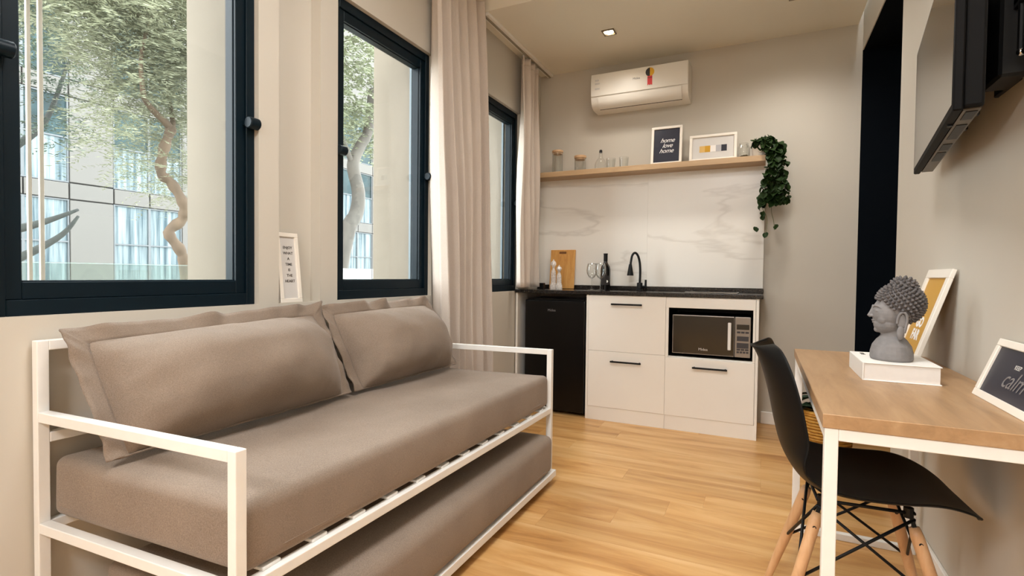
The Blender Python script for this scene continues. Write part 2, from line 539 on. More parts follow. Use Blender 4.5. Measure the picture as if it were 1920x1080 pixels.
# ------------------------------------------------------------------ windows
def ring(mb, x0, x1, y0, y1, z0, z1, wy, wz, bev=0.002):
    mb.box(x0, x1, y0, y0+wy, z0, z1, bev, 1)
    mb.box(x0, x1, y1-wy, y1, z0, z1, bev, 1)
    mb.box(x0, x1, y0+wy, y1-wy, z0, z0+wz, bev, 1)
    mb.box(x0, x1, y0+wy, y1-wy, z1-wz, z1, bev, 1)
    return mb
SUBFR = mat('pale_blue_grey_subframe', srgb(104, 118, 126), 0.5, var=0.03)
for k, (a, b) in enumerate(WIN):
    t = thing('window_%d' % (k+1), None, None, (-1.76, (a+b)/2, WZ0), kind='structure')
    o = t.location
    ring(MB(o), -1.80, -1.722, a, b, WZ0, WZ1, 0.034, 0.042).build('frame', TEAL, t)
    ring(MB(o), -1.79, -1.732, a+0.034, b-0.034, WZ0+0.042, WZ1-0.042, 0.036, 0.046).build('sash', TEAL, t)
    ring(MB(o), -1.776, -1.744, a+0.068, b-0.068, WZ0+0.086, WZ1-0.086, 0.006, 0.006).build('glazing_bead', TEAL, t)
    ring(MB(o), -1.852, -1.835, a+0.001, b-0.001, WZ0+0.001, WZ1-0.001, 0.010, 0.030).build('outer_frame', SUBFR, t)
    MB(o).box(-1.764, -1.758, a+0.0715, b-0.0715, WZ0+0.0895, WZ1-0.0895).build('pane', GLASS, t)
    for yy, s in ((a+0.02, 1), (b-0.02, -1)):
        mx = Matrix.Rotation(R(90), 4, 'X')
        l = MB(o).lathe([(0.0, -0.022), (0.018, -0.022), (0.021, -0.019), (0.021, 0.019), (0.018, 0.022), (0.0, 0.022)], (-1.700, yy+s*0.004, 1.566), 20, mx).build('latch', TEAL, t, 'auto')
        MB(o).box(-1.735, -1.704, yy+s*0.012-0.012, yy+s*0.012+0.012, 1.557, 1.575, 0.002, 1).build('latch_base', TEAL, l)

# ------------------------------------------------------------------ outside the windows
GROUND = mat('pale_paving', srgb(150, 148, 140), 0.9, var=0.08, scale=2)
tag(MB().box(-60, -2.15, -25, 45, -3.2, -3.0).build('ground', GROUND), 'pale paved ground outside the building', kind='structure')
FROST = mat_glass('frosted_glass', tint=(0.86, 0.93, 0.90, 1), gloss=0.25, edge=0.7, rough=0.45)
t = thing('glass_balustrade', 'frosted glass balustrade along the outside ledge', 'balustrade', (-3.0, 3.0, -0.1))
for k in range(9):
    MB(t.location).box(-3.006, -2.994, -1.5+k*1.25, -0.27+k*1.25, -0.1, 1.055, 0.002, 1).build('glass_panel', FROST, t)
MB(t.location).box(-3.007, -2.993, -1.6, 9.9, 1.055, 1.058).build('cap_rail', FROST, t)
MB(t.location).box(-3.05, -2.95, -1.6, 9.9, -3.0, -0.1).build('ledge', EXTW, t)

POSTW = mat('weathered_cream_post', srgb(212, 204, 192), 0.7)
t = thing('awning_guide', 'thin white twin post standing outside the nearest window', 'post', (-2.3, 0.93, -3.0))
MB(t.location).bar((-2.3, 0.912, -3.0), (-2.3, 0.912, 4.2), 0.012, 0.012).build('rail', POSTW, t)
MB(t.location).bar((-2.3, 0.946, -3.0), (-2.3, 0.946, 4.2), 0.013, 0.013).build('rail', POSTW, t)
for z in (-2.9, 0.2, 3.4):
    MB(t.location).bar((-2.3, 0.917, z), (-2.3, 0.940, z), 0.006, 0.02).build('bracket', WHITE, t)

# opposite building
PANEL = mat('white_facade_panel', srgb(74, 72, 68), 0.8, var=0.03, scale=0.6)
JOINT = mat('dark_facade_joint', srgb(70, 74, 76), 0.7)
def mat_pane():
    m, nt, p = nodes('curtained_office_glass')
    L = nt.links
    tc = nt.nodes.new('ShaderNodeTexCoord'); mp = nt.nodes.new('ShaderNodeMapping'); mp.inputs['Scale'].default_value = (1, 6, 0.25)
    L.new(tc.outputs['Object'], mp.inputs['Vector'])
    nz = nt.nodes.new('ShaderNodeTexNoise'); nz.inputs['Scale'].default_value = 1.6; nz.inputs['Detail'].default_value = 5
    L.new(mp.outputs[0], nz.inputs['Vector'])
    cr = nt.nodes.new('ShaderNodeValToRGB')
    cr.color_ramp.elements[0].position = 0.35; cr.color_ramp.elements[0].color = srgb(38, 54, 60)
    cr.color_ramp.elements[1].position = 0.62; cr.color_ramp.elements[1].color = srgb(98, 108, 110)
    L.new(nz.outputs['Fac'], cr.inputs['Fac']); L.new(cr.outputs['Color'], p.inputs['Base Color'])
    p.inputs['Roughness'].default_value = 0.35
    p.inputs['Specular IOR Level'].default_value = 0.15
    return m
PANE = mat_pane()
PANE_REFL = mat('tree_reflection_office_glass', srgb(28, 44, 46), 0.35, var=0.55, scale=1.6, spec=0.12)  # dark mottled colour paints in the trees mirrored by the upper panes
K = 18/14
bld = thing('office_building', 'pale panelled building with curtained windows across the street', 'building', (-18.6, 12, -3))
o = bld.location
MB(o).box(-22, -18.35, -4*K, 26*K, -3, 13).build('wall', PANEL, bld)
zf = [-2.05, 0.25, 2.62, 4.93, 7.2]
for f in range(4):
    z0, z1 = [1.02+(q-1.02)*K for q in (zf[f]+0.38, zf[f+1])]
    s0 = 1.02+(zf[f+1]-1.02)*K
    s1 = 1.02+(zf[f+1]+0.38-1.02)*K
    for bay in range(-1, 7):
        y0 = 4.70 + bay*2.54
        # spandrel panels of the bay
        for (ya, yb) in ((y0, y0+0.82), (y0+0.82, y0+1.64), (y0+1.64, y0+2.54)):
            MB(o).box(-18.35, -18.22, ya*K+0.02, yb*K-0.02, s0+0.02, s1-0.02, 0.01, 1).build('panel', PANEL, bld)
        MB(o).box(-18.35, -18.22, (y0+1.64)*K+0.02, (y0+2.54)*K-0.02, z0+0.02, z1-0.02, 0.01, 1).build('panel', PANEL, bld)
        for h in range(2):
            ya, yb = (y0+0.82*h)*K, (y0+0.82*(h+1))*K
            fr = MB(o)
            ring(fr, -18.35, -18.25, ya, yb, z0, z1, 0.035, 0.035, 0)
            zt = z0+(z1-z0)*0.52
            fr.box(-18.35, -18.25, ya+0.035, yb-0.035, zt-0.02, zt+0.02)
            wdw = fr.build('window', JOINT, bld)
            MB(o).box(-18.33, -18.30, ya+0.035, yb-0.035, z0+0.035, zt-0.02).build('pane', PANE_REFL if f == 3 else PANE, wdw)
            MB(o).box(-18.33, -18.30, ya+0.035, yb-0.035, zt+0.02, z1-0.035).build('pane', PANE_REFL if f >= 2 else PANE, wdw)

# trees
BARKD = mat('dark_bark', srgb(38, 41, 37), 0.9, var=0.25, scale=9)
BARK = mat('pale_brown_bark', srgb(76, 62, 47), 0.9, var=0.25, scale=9, bump=0.6, bscale=30, stretch=(1, 1, 0.3))
BARKG = mat('grey_bark', srgb(66, 62, 56), 0.9, var=0.25, scale=9, bump=0.6, bscale=30, stretch=(1, 1, 0.3))
FOL = mat('feathery_foliage', srgb(114, 117, 94), 0.7, var=0.35, scale=1.2)
FOLB = mat('bright_foliage', srgb(113, 119, 93), 0.7, var=0.45, scale=1.0)
FOLD = mat('deep_foliage', srgb(58, 71, 57), 0.7, var=0.5, scale=0.8)
def frond_mesh(centers, n, seed, length=(0.25, 0.5), leaf=(0.045, 0.012), droop=0.6):
    """feathery leaf sprays hung inside the ellipsoids `centers` [(c, r)]"""
    rnd = random.Random(seed)
    v, f = [], []
    wsum = [r[0]*r[1]*r[2] for c, r in centers]
    for _ in range(n):
        c, r = rnd.choices(centers, wsum)[0]
        while True:
            q = Vector((rnd.uniform(-1, 1), rnd.uniform(-1, 1), rnd.uniform(-1, 1)))
            if q.length <= 1: break
        p = Vector(c) + Vector((q.x*r[0], q.y*r[1], q.z*r[2]))
        a = rnd.uniform(0, 2*math.pi)
        d = Vector((math.cos(a), math.sin(a), rnd.uniform(-droop, 0.35))).normalized()
        sd = d.cross(Vector((0, 0, 1))).normalized()
        L_ = rnd.uniform(*length)
        m = int(L_/leaf[0]*1.9)
        for k in range(m):
            t_ = (k+1)/m
            b = p + d*L_*t_ + Vector((0, 0, -0.25*L_*t_*t_))
            for s in (-1, 1):
                dd = (sd*s + d*0.55 + Vector((0, 0, rnd.uniform(-0.3, 0.2)))).normalized()
                wv = dd.cross(Vector((rnd.uniform(-1, 1), rnd.uniform(-1, 1), 1))).normalized()*leaf[1]*0.5
                tip = b + dd*leaf[0]*rnd.uniform(0.7, 1.2)
                i = len(v)
                v += [b, b+dd*leaf[0]*0.5+wv, tip, b+dd*leaf[0]*0.5-wv]
                f.append((i, i+1, i+2, i+3))
    mb = MB(); mb.v, mb.f = v, f
    return mb
def foliage(name, mb, m, parent):
    mb.o = parent.location.copy()
    me = bpy.data.meshes.new(name)
    me.from_pydata([tuple(q-mb.o) for q in mb.v], [], mb.f)
    me.materials.append(m)
    ob = bpy.data.objects.new(name, me); col.objects.link(ob); ob.parent = parent
    ob['kind'] = 'stuff'
    return ob
tr = thing('pepper_tree', 'feathery tree with a twisted pale brown trunk outside the nearest window', 'tree', (-6, 3.8, -3.0))
o = tr.location
P = [(-6, 3.95, -3.0), (-6, 3.85, -0.6), (-6, 3.79, 0.958), (-6, 3.742, 1.245), (-6.05, 3.641, 1.455), (-6, 3.762, 1.617), (-5.95, 3.744, 1.785), (-6, 3.644, 2.005), (-6.03, 3.545, 2.116), (-6, 3.565, 2.38), (-6, 3.647, 2.629)]
def smooth_path(P, n=5):
    P = [Vector(p) for p in P]; out = []
    for i in range(len(P)-1):
        a, b, c, d = P[max(i-1, 0)], P[i], P[i+1], P[min(i+2, len(P)-1)]
        for k in range(n):
            t_ = k/n
            out.append(0.5*((2*b)+(c-a)*t_+(2*a-5*b+4*c-d)*t_*t_+(3*b-a-3*c+d)*t_**3))
    out.append(P[-1])
    return out
sp = smooth_path(P)
MB(o).tube(sp, [0.062*(1-0.2*i/len(sp)) + 0.008*math.sin(i*1.7) for i in range(len(sp))], 10).build('trunk', BARK, tr, True)
for br, r0 in (([(-6, 3.647, 2.60), (-5.98, 3.56, 2.67), (-5.96, 3.46, 2.725), (-5.95, 3.342, 2.833), (-5.9, 3.285, 2.972), (-5.9, 3.28, 3.3), (-5.9, 3.4, 3.8)], 0.042),
               ([(-6, 3.647, 2.60), (-6.1, 3.72, 2.72), (-6.35, 3.85, 2.95), (-6.6, 3.95, 3.5), (-6.7, 4.2, 4.2)], 0.034)):
    q = smooth_path(br, 4)
    MB(o).tube(q, [r0*(1-0.7*i/len(q)) for i in range(len(q))], 8).build('branch', BARK, tr, True)
foliage('foliage', frond_mesh([((-6.1, 3.9, 4.0), (0.9, 1.5, 0.75)), ((-6.0, 3.25, 3.55), (0.7, 0.9, 0.55)), ((-5.9, 4.0, 3.2), (0.7, 0.6, 0.55)), ((-6.2, 2.6, 4.2), (0.8, 0.9, 0.6)), ((-6.3, 3.95, 2.4), (0.4, 0.35, 0.65)), ((-6.1, 3.2, 2.55), (0.4, 0.32, 0.5)), ((-6.3, 3.5, 3.1), (0.5, 0.6, 0.5)), ((-6.0, 3.7, 5.0), (1.0, 1.6, 0.7))], 5600, 3, length=(0.28, 0.55), leaf=(0.066, 0.013)), FOL, tr)
tr2 = thing('street_tree', 'pale trunked leafy tree seen through the middle window', 'tree', (-6, 6.2, -3.0))
o = tr2.location
q = smooth_path([(-6, 6.1, -3), (-6, 6.15, 0.4), (-6, 6.376, 1.635), (-6, 6.592, 1.999), (-6, 6.64, 2.352), (-6, 6.515, 2.762), (-6, 6.673, 3.097), (-6, 6.865, 3.4), (-6.2, 7.2, 4.2)])
MB(o).tube(q, [0.14*(1-0.5*i/len(q)) for i in range(len(q))], 10).build('trunk', BARKG, tr2, True)
q = smooth_path([(-6, 6.52, 2.75), (-6, 6.3, 3.1), (-6.1, 6.1, 3.7)])
MB(o).tube(q, [0.05*(1-0.5*i/len(q)) for i in range(len(q))], 8).build('branch', BARKG, tr2, True)
foliage('foliage', frond_mesh([((-6.2, 6.5, 4.4), (0.8, 0.9, 0.8)), ((-6.0, 6.35, 3.6), (0.6, 0.7, 0.5)), ((-6.2, 7.2, 4.2), (0.9, 0.9, 1.0)), ((-6.1, 6.9, 3.2), (0.4, 0.4, 0.4))], 520, 5, leaf=(0.07, 0.035)), FOLB, tr2)
tr3 = thing('garden_tree', 'dark green tree with grey branches beside the pale building', 'tree', (-9.5, 3.3, -3.0))
o = tr3.location
q = smooth_path([(-9.5, 3.2, -3), (-9.5, 3.25, 0.2), (-9.5, 3.3, 1.2), (-9.5, 3.25, 2.4), (-9.5, 3.4, 3.6)])
MB(o).tube(q, [0.16*(1-0.6*i/len(q)) for i in range(len(q))], 9).build('trunk', BARKD, tr3, True)
for br in ([(-9.5, 3.3, 1.0), (-9.5, 3.75, 1.25), (-9.5, 4.15, 1.55), (-9.5, 4.36, 1.85)], [(-9.5, 3.3, 1.5), (-9.5, 3.7, 1.62), (-9.5, 4.05, 1.78), (-9.5, 4.36, 1.95)], [(-9.5, 3.3, 2.2), (-9.6, 3.6, 2.7), (-9.6, 4.0, 3.2), (-9.6, 4.3, 4.2)]):
    q = smooth_path(br, 4)
    MB(o).tube(q, [0.075*(1-0.8*i/len(q)) for i in range(len(q))], 8).build('branch', BARKD, tr3, True)
foliage('foliage', frond_mesh([((-9.6, 4.0, 4.4), (0.8, 0.7, 0.8)), ((-9.5, 3.9, 3.3), (0.5, 0.5, 0.55)), ((-9.7, 5.6, 2.9), (0.4, 0.5, 0.3)), ((-9.8, 3.6, 5.6), (1.2, 1.4, 1.0)), ((-9.8, 5.6, 5.9), (1.2, 1.2, 1.0))], 1500, 9, length=(0.3, 0.6), leaf=(0.085, 0.022)), FOLD, tr3)

# ------------------------------------------------------------------ ceiling lamps, added fill panels
GLOW = mat('lamp_glow', (1, 0.9, 0.7, 1), 0.5, var=0.0, emit=((1, 0.80, 0.52, 1), 14))
LTRIM = mat('lamp_bezel', srgb(120, 108, 92), 0.35, 0.6, var=0.05)
def downlight(x, y, z, watt, label, half=0.042):
    t = thing('recessed_spotlight', label, 'ceiling light', (x, y, z-0.004), group='recessed ceiling spotlights')
    ring_ = MB()
    for a in ((-half, half, -half, -half+0.01), (-half, half, half-0.01, half), (-half, -half+0.01, -half+0.01, half-0.01), (half-0.01, half, -half+0.01, half-0.01)):
        ring_.box(*a, -0.003, 0.004, 0.001, 1)
    ring_.build('bezel', LTRIM, t)
    MB().lathe([(0.0, 0.0032), (0.030, 0.0032), (0.031, 0.001), (0.026, -0.001), (0.0, -0.002)], n=20).build('lens', GLOW, t, True)
    ld = bpy.data.lights.new('spot', 'SPOT')
    ld.energy = watt; ld.color = WARMK; ld.spot_size = R(146); ld.spot_blend = 1.0; ld.shadow_soft_size = 0.09
    lo = bpy.data.objects.new('spot', ld); col.objects.link(lo); lo.parent = t; lo.location = (0, 0, -0.03)
    return t
downlight(-0.973, 3.494, ZK, LAMP_KITCHEN*0.5, 'small square recessed spotlight glowing in the kitchenette ceiling above the air conditioner')
downlight(0.145, 3.494, ZK, LAMP_KITCHEN*0.85, 'recessed spotlight in the lowered ceiling nearest the dark doorway')
def fill_panel_lamp(x, y, watt, label, s=0.6):  # added soft fill out of view, no such lamp known in the room
    t = thing('added_fill_panel', label, 'ceiling light', (x, y, ZC-0.03))
    ring_ = MB()
    for a in ((-s/2, s/2, -s/2, -s/2+0.015), (-s/2, s/2, s/2-0.015, s/2), (-s/2, -s/2+0.015, -s/2+0.015, s/2-0.015), (s/2-0.015, s/2, -s/2+0.015, s/2-0.015)):
        ring_.box(*a, 0.0, 0.029, 0.001, 1)
    ring_.build('frame', WHITE, t)
    MB().box(-s/2+0.015, s/2-0.015, -s/2+0.015, s/2-0.015, 0.006, 0.012).build('diffuser', mat('fill_panel_diffuser', (0.9, 0.88, 0.84, 1), 0.6, var=0.0, emit=((1, 0.95, 0.87, 1), 3)), t)
    ld = bpy.data.lights.new('panel', 'AREA')
    ld.shape = 'SQUARE'; ld.size = s-0.04; ld.energy = watt; ld.color = WARM
    lo = bpy.data.objects.new('panel', ld); col.objects.link(lo); lo.parent = t; lo.location = (0, 0, 0.004)
fill_panel_lamp(-0.35, 1.0, FILL_LIVING, 'square fill light panel added on the ceiling above the daybed, out of the picture')
fill_panel_lamp(-0.50, -1.5, FILL_REAR, 'square fill light panel added on the ceiling at the unseen rear of the room')

# ------------------------------------------------------------------ kitchenette
YC = 3.587                      # plane of the cabinet fronts
ZT = 0.914                      # worktop
ZS = ZT+0.0006                  # things standing on it
def handle(parent, x0, x1, z, o):
    h = MB(o)
    h.bar((x0, YC-0.026, z), (x1, YC-0.026, z), 0.009, 0.012, bev=0.003)
    h.bar((x0+0.012, YC, z), (x0+0.012, YC-0.022, z), 0.008, 0.010, bev=0.001)
    h.bar((x1-0.012, YC, z), (x1-0.012, YC-0.022, z), 0.008, 0.010, bev=0.001)
    ob = h.build('handle', BLACKM, parent); ob['label'] = 'black bar handle'
    return ob
t = thing('drawer_cabinet', 'white base cabinet with two deep drawers between fridge and microwave', 'cabinet', (-0.855, 3.8, 0))
o = t.location
b = MB(o).box(-1.132, -1.116, YC, 4.03, 0, 0.889, 0.001, 1).box(-0.596, -0.582, YC+0.02, 4.03, 0, 0.889).box(-1.116, -0.596, 4.0, 4.03, 0, 0.889).box(-1.116, -0.596, YC+0.02, 4.0, 0.087, 0.099).box(-1.116, -0.596, YC+0.02, 4.0, 0.877, 0.889)
b.build('carcass', WHITE, t)
MB(o).box(-1.116, -0.5815, YC+0.003, YC+0.02, 0.0, 0.094).build('kick_board', WHITE, t)
d = MB(o).box(-1.1145, -0.5816, YC-0.001, YC+0.018, 0.4935, 0.886, 0.0015, 1).build('drawer', WHITE, t)
handle(d, -0.949, -0.735, 0.826, o)
d = MB(o).box(-1.1145, -0.5816, YC-0.001, YC+0.018, 0.0955, 0.4922, 0.0015, 1).build('drawer', WHITE, t)
handle(d, -0.950, -0.736, 0.426, o)
t = thing('microwave_cabinet', 'white base cabinet holding the microwave niche above one drawer', 'cabinet', (-0.30, 3.8, 0))
o = t.location
b = MB(o).box(-0.034, -0.018, YC, 4.03, 0, 0.889, 0.001, 1).box(-0.580, -0.566, YC+0.02, 4.03, 0, 0.889).box(-0.566, -0.034, 4.0, 4.03, 0, 0.889).box(-0.566, -0.034, YC+0.02, 4.0, 0.480, 0.492).box(-0.566, -0.034, YC+0.02, 4.0, 0.877, 0.889).box(-0.566, -0.034, YC+0.02, 4.0, 0.087, 0.099)
b.build('carcass', WHITE, t)
MB(o).box(-0.580, -0.034, YC+0.003, YC+0.02, 0.0, 0.094).build('kick_board', WHITE, t)
nic = MB(o).box(-0.566, -0.562, YC+0.01, 4.0, 0.494, 0.87).box(-0.046, -0.036, YC+0.021, 4.0, 0.494, 0.87).box(-0.562, -0.046, 3.99, 4.0, 0.494, 0.87).box(-0.562, -0.046, YC+0.021, 3.99, 0.494, 0.498).box(-0.562, -0.046, YC+0.03, 3.99, 0.855, 0.859)
nic.build('niche_lining', BLACK, t)
b = MB(o).box(-0.5805, -0.0355, YC-0.001, YC+0.018, 0.816, 0.886, 0.0015, 1).box(-0.580, -0.562, YC-0.001, YC+0.018, 0.486, 0.816).box(-0.050, -0.036, YC-0.001, YC+0.018, 0.486, 0.816)
b.build('niche_surround', WHITE, t)
d = MB(o).box(-0.5805, -0.0355, YC-0.001, YC+0.018, 0.0955, 0.4845, 0.0015, 1).build('drawer', WHITE, t)
handle(d, -0.406, -0.193, 0.430, o)
tag(MB().box(-1.690, -1.674, YC, 4.03, 0, 0.889, 0.001, 1).build('end_panel', WHITE), 'narrow white upright panel between the window wall and the black fridge', 'panel')

t = thing('worktop', 'black granite worktop with a low upstand along the wall', 'countertop', (-0.84, 3.8, 0.889))
o = t.location
MB(o).box(-1.695, 0.004, YC-0.014, 4.032, 0.889, ZT, 0.003, 2).build('slab', GRANITE, t)
MB(o).box(-1.695, 0.004, 4.012, 4.032, ZT, 0.944, 0.002, 1).build('upstand', GRANITE, t)

# marble splashback
def mat_marble():
    m, nt, p = nodes('white_marble')
    L = nt.links
    tc = nt.nodes.new('ShaderNodeTexCoord'); oi = nt.nodes.new('ShaderNodeObjectInfo')
    mp = nt.nodes.new('ShaderNodeMapping'); mp.inputs['Rotation'].default_value = (0, R(-20), 0); mp.inputs['Scale'].default_value = (0.42, 1, 2.0)
    L.new(tc.outputs['Object'], mp.inputs['Vector'])
    mu = nt.nodes.new('ShaderNodeMath'); mu.operation = 'MULTIPLY'; mu.inputs[1].default_value = 11
    L.new(oi.outputs['Random'], mu.inputs[0])
    cx = nt.nodes.new('ShaderNodeCombineXYZ'); L.new(mu.outputs[0], cx.inputs[0]); L.new(cx.outputs[0], mp.inputs['Location'])
    nz = nt.nodes.new('ShaderNodeTexNoise'); nz.inputs['Scale'].default_value = 1.5; nz.inputs['Detail'].default_value = 5; nz.inputs['Distortion'].default_value = 0.35
    L.new(mp.outputs[0], nz.inputs['Vector'])
    sb = nt.nodes.new('ShaderNodeMath'); sb.operation = 'SUBTRACT'; sb.inputs[1].default_value = 0.5
    ab = nt.nodes.new('ShaderNodeMath'); ab.operation = 'ABSOLUTE'
    L.new(nz.outputs['Fac'], sb.inputs[0]); L.new(sb.outputs[0], ab.inputs[0])
    cr = nt.nodes.new('ShaderNodeValToRGB')
    e = cr.color_ramp.elements
    e[0].position = 0.0; e[0].color = srgb(228, 223, 215)
    e[1].position = 0.022; e[1].color = srgb(243, 239, 232)
    L.new(ab.outputs[0], cr.inputs['Fac']); L.new(cr.outputs['Color'], p.inputs['Base Color'])
    p.inputs['Roughness'].default_value = 0.25
    return m
MARBLE = mat_marble()
t = thing('splashback', 'pale veined marble splashback between worktop and wooden shelf', 'splashback', (-0.84, 4.04, 0.9455))
o = t.location
for a, b in ((-1.695, -0.8003), (-0.8, 0.0)):
    MB(o).box(a, b, 4.033, 4.048, 0.9455, 1.80, 0.001, 1).build('slab', MARBLE, t)

# fridge
FRB = mat('fridge_black', srgb(8, 7, 7), 0.28, var=0.08, scale=4, spec=0.35)
t = thing('mini_fridge', 'black mini fridge under the worktop beside the white end panel', 'fridge', (-1.375, 3.8, 0))
o = t.location
MB(o).box(-1.618, -1.146, 3.655, 4.0, 0.02, 0.852, 0.004, 2).build('body', FRB, t)
d = MB(o).box(-1.618, -1.146, 3.600, 3.650, 0.025, 0.838, 0.008, 3).build('door', FRB, t)
text('logo', 'Midea', 0.026, (-1.403, 3.5993, 0.764), (1, 0, 0), (0, 0, 1), INKG, d, o=o)
MB(o).box(-1.175, -1.150, 3.604, 3.648, 0.8385, 0.850, 0.002, 1).build('hinge_cap', FRB, t)
for x in (-1.58, -1.185):
    MB(o).lathe([(0.016, 0), (0.016, 0.02)], (x, 3.70, 0.0), 12).build('foot', BLACK, t)

# microwave
t = thing('microwave', 'silver and black microwave oven in the cabinet niche', 'microwave', (-0.30, 3.78, 0.500))
o = t.location
MWD = mat('microwave_dark_glass', srgb(40, 35, 28), 0.12, var=0.05)
MWS = mat('microwave_silver', srgb(146, 138, 130), 0.35, 0.4, var=0.04, scale=30)
MWK = mat('microwave_key', srgb(58, 56, 60), 0.5, var=0.05)
MB(o).box(-0.538, -0.066, 3.640, 3.97, 0.512, 0.768, 0.004, 1).build('housing', BLACK, t)
for x in (-0.50, -0.10):
    for y_ in (3.68, 3.93):
        MB(o).lathe([(0.012, 0), (0.012, 0.014)], (x, y_, 0.4985), 10).build('foot', BLACK, t)
d = MB(o).box(-0.541, -0.158, 3.612, 3.638, 0.512, 0.770, 0.004, 2).build('door', MWS, t)
MB(o).box(-0.535, -0.162, 3.6095, 3.613, 0.5185, 0.7635, 0.001, 1).build('door_glass', MWD, d)
hd = MB(o).box(-0.196, -0.176, 3.588, 3.604, 0.556, 0.732, 0.004, 2).box(-0.192, -0.180, 3.600, 3.611, 0.562, 0.574).box(-0.192, -0.180, 3.600, 3.611, 0.714, 0.726).build('handle', STEELW, d)
text('logo', 'Midea', 0.024, (-0.345, 3.6088, 0.548), (1, 0, 0), (0, 0, 1), PAPERG, d, o=o)
cp = MB(o).box(-0.156, -0.063, 3.612, 3.638, 0.512, 0.770, 0.004, 2).build('control_panel', MWS, t)
MB(o).box(-0.145, -0.072, 3.610, 3.613, 0.690, 0.722, 0.001, 1).build('display', MWD, cp)
for rz, rh, nn in ((0.672, 0.012, 3), (0.632, 0.030, 1), (0.588, 0.034, 1), (0.562, 0.012, 3), (0.545, 0.012, 4)):
    wd = 0.073/nn
    for k in range(nn):
        MB(o).box(-0.145+k*wd+0.002, -0.145+(k+1)*wd-0.002, 3.6105, 3.613, rz-rh/2, rz+rh/2, 0.0008, 1).build('key', MWK, cp)

# tap
t = thing('kitchen_tap', 'black gooseneck kitchen tap with hanging spray head', 'tap', (-0.83, 3.93, ZS))
MB().lathe([(0.026, 0), (0.026, 0.006), (0.021, 0.010), (0.021, 0.055), (0.017, 0.060)], n=20).build('base', BLACKM, t, 'auto')
neck = smooth_path([(0, 0, 0.055), (0.002, 0, 0.14), (-0.003, 0, 0.21), (-0.016, -0.006, 0.262), (-0.036, -0.015, 0.282), (-0.054, -0.024, 0.262), (-0.062, -0.028, 0.215), (-0.064, -0.03, 0.19)], 5)
MB().tube(neck, 0.0085, 12).build('neck', BLACKM, t, True)
MB().lathe([(0.0105, 0.085), (0.013, 0.07), (0.0235, 0.008), (0.024, 0.0), (0.0, 0.0)], (-0.065, -0.03, 0.112), 18).build('spray_head', BLACKM, t, 'auto')
lv = MB().tube([(0.02, 0, 0.03), (0.048, 0, 0.03)], 0.009, 12).tube([(0.043, 0, 0.024), (0.044, 0, 0.082)], [0.009, 0.0075], 12)
lv.build('lever', BLACKM, t, 'auto')

# hob
t = thing('cooktop', 'slim dark glass cooktop with a steel rim set on the worktop end', 'cooktop', (-0.31, 3.80, ZS))
HOBG = mat('hob_glass', srgb(24, 22, 22), 0.08, var=0.05)
MB().box(-0.165, 0.165, -0.13, 0.13, 0.0, 0.007, 0.002, 1).build('rim', STEEL, t)
MB().box(-0.159, 0.159, -0.124, 0.124, 0.0068, 0.0095, 0.001, 1).build('glass', HOBG, t)
for x in (-0.08, 0.08):
    MB().lathe([(0.058, 0.0097), (0.060, 0.0099), (0.062, 0.0097)], (x, 0.01, 0), 28).build('cooking_zone', INKG, t)

# bamboo board leaning on the splashback
t = thing('chopping_board', 'amber bamboo chopping board leaning on the splashback corner', 'cutting board', (-1.465, 3.975, ZS), 0)
bd = MB()
bd.box(-0.105, 0.105, -0.008, 0.008, 0.0, 0.315, 0.004, 2)
bd.xf(Matrix.Rotation(R(-6), 4, 'X'))
bd.xf(Matrix.Translation((0, -0.004, 0.001)))
bd.build('board', BOARDW, t)
gp = MB().box(-0.03, 0.03, -0.0085, -0.0078, 0.282, 0.300)
gp.xf(Matrix.Rotation(R(-6), 4, 'X')); gp.xf(Matrix.Translation((0, -0.004, 0.001)))
gp.build('grip_slot', mat('board_slot', srgb(120, 76, 34), 0.7), t)

def cruet(name, label, loc, h, r):
    t = thing(name, label, 'bottle', loc)
    MB().lathe([(r*1.25, 0), (r*1.3, 0.004), (r*1.25, 0.03), (r*0.95, 0.05), (r*0.9, h*0.55), (r*0.7, h*0.62), (r*0.42, h*0.68), (r*0.55, h*0.72)], n=10).build('body', CRYSTAL, t)
    MB().lathe([(0.0, h*0.72), (r*0.5, h*0.73), (r*1.05, h*0.82), (r*0.85, h*0.90), (r*0.3, h*0.94), (0.0, h)], n=8).build('stopper', CRYSTAL, t)
    return t
cruet('glass_decanter', 'taller cut-glass decanter with stopper in front of the bamboo board', (-1.470, 3.80, ZS), 0.235, 0.022)
cruet('glass_decanter', 'shorter cut-glass decanter with stopper in front of the bamboo board', (-1.418, 3.785, ZS), 0.190, 0.021)
tag(MB().box(-1.628, -1.585, 3.88, 3.92, ZT+0.0006, 0.960, 0.004, 2).build('tea_tin', BLACK), 'small black box at the curtain end of the worktop', 'box')

def wineglass(label, loc):
    t = thing('wine_glass', label, 'wine glass', loc, group='wine glasses on the worktop')
    MB().lathe([(0.0, 0.0), (0.034, 0.0), (0.034, 0.002), (0.012, 0.006), (0.004, 0.012), (0.0035, 0.080), (0.008, 0.088)], n=24).build('stem', CLEAR, t, True)
    MB().lathe([(0.006, 0.086), (0.022, 0.096), (0.036, 0.120), (0.040, 0.145), (0.037, 0.175), (0.031, 0.200), (0.0305, 0.2002), (0.036, 0.174), (0.0385, 0.145), (0.0345, 0.121), (0.021, 0.098), (0.0, 0.09)], n=24).build('bowl', CLEAR, t, True)
    return t
wineglass('empty stemmed wine glass standing left of the other, away from the bottle', (-1.158, 3.79, ZS))
wineglass('empty stemmed wine glass right in front of the wine bottle', (-1.083, 3.76, ZS))
t = thing('wine_bottle', 'dark wine bottle behind the wine glasses', 'bottle', (-1.085, 3.90, ZS))
WINEG = mat('dark_bottle_glass', srgb(14, 12, 12), 0.1, var=0.1, coat=0.4)
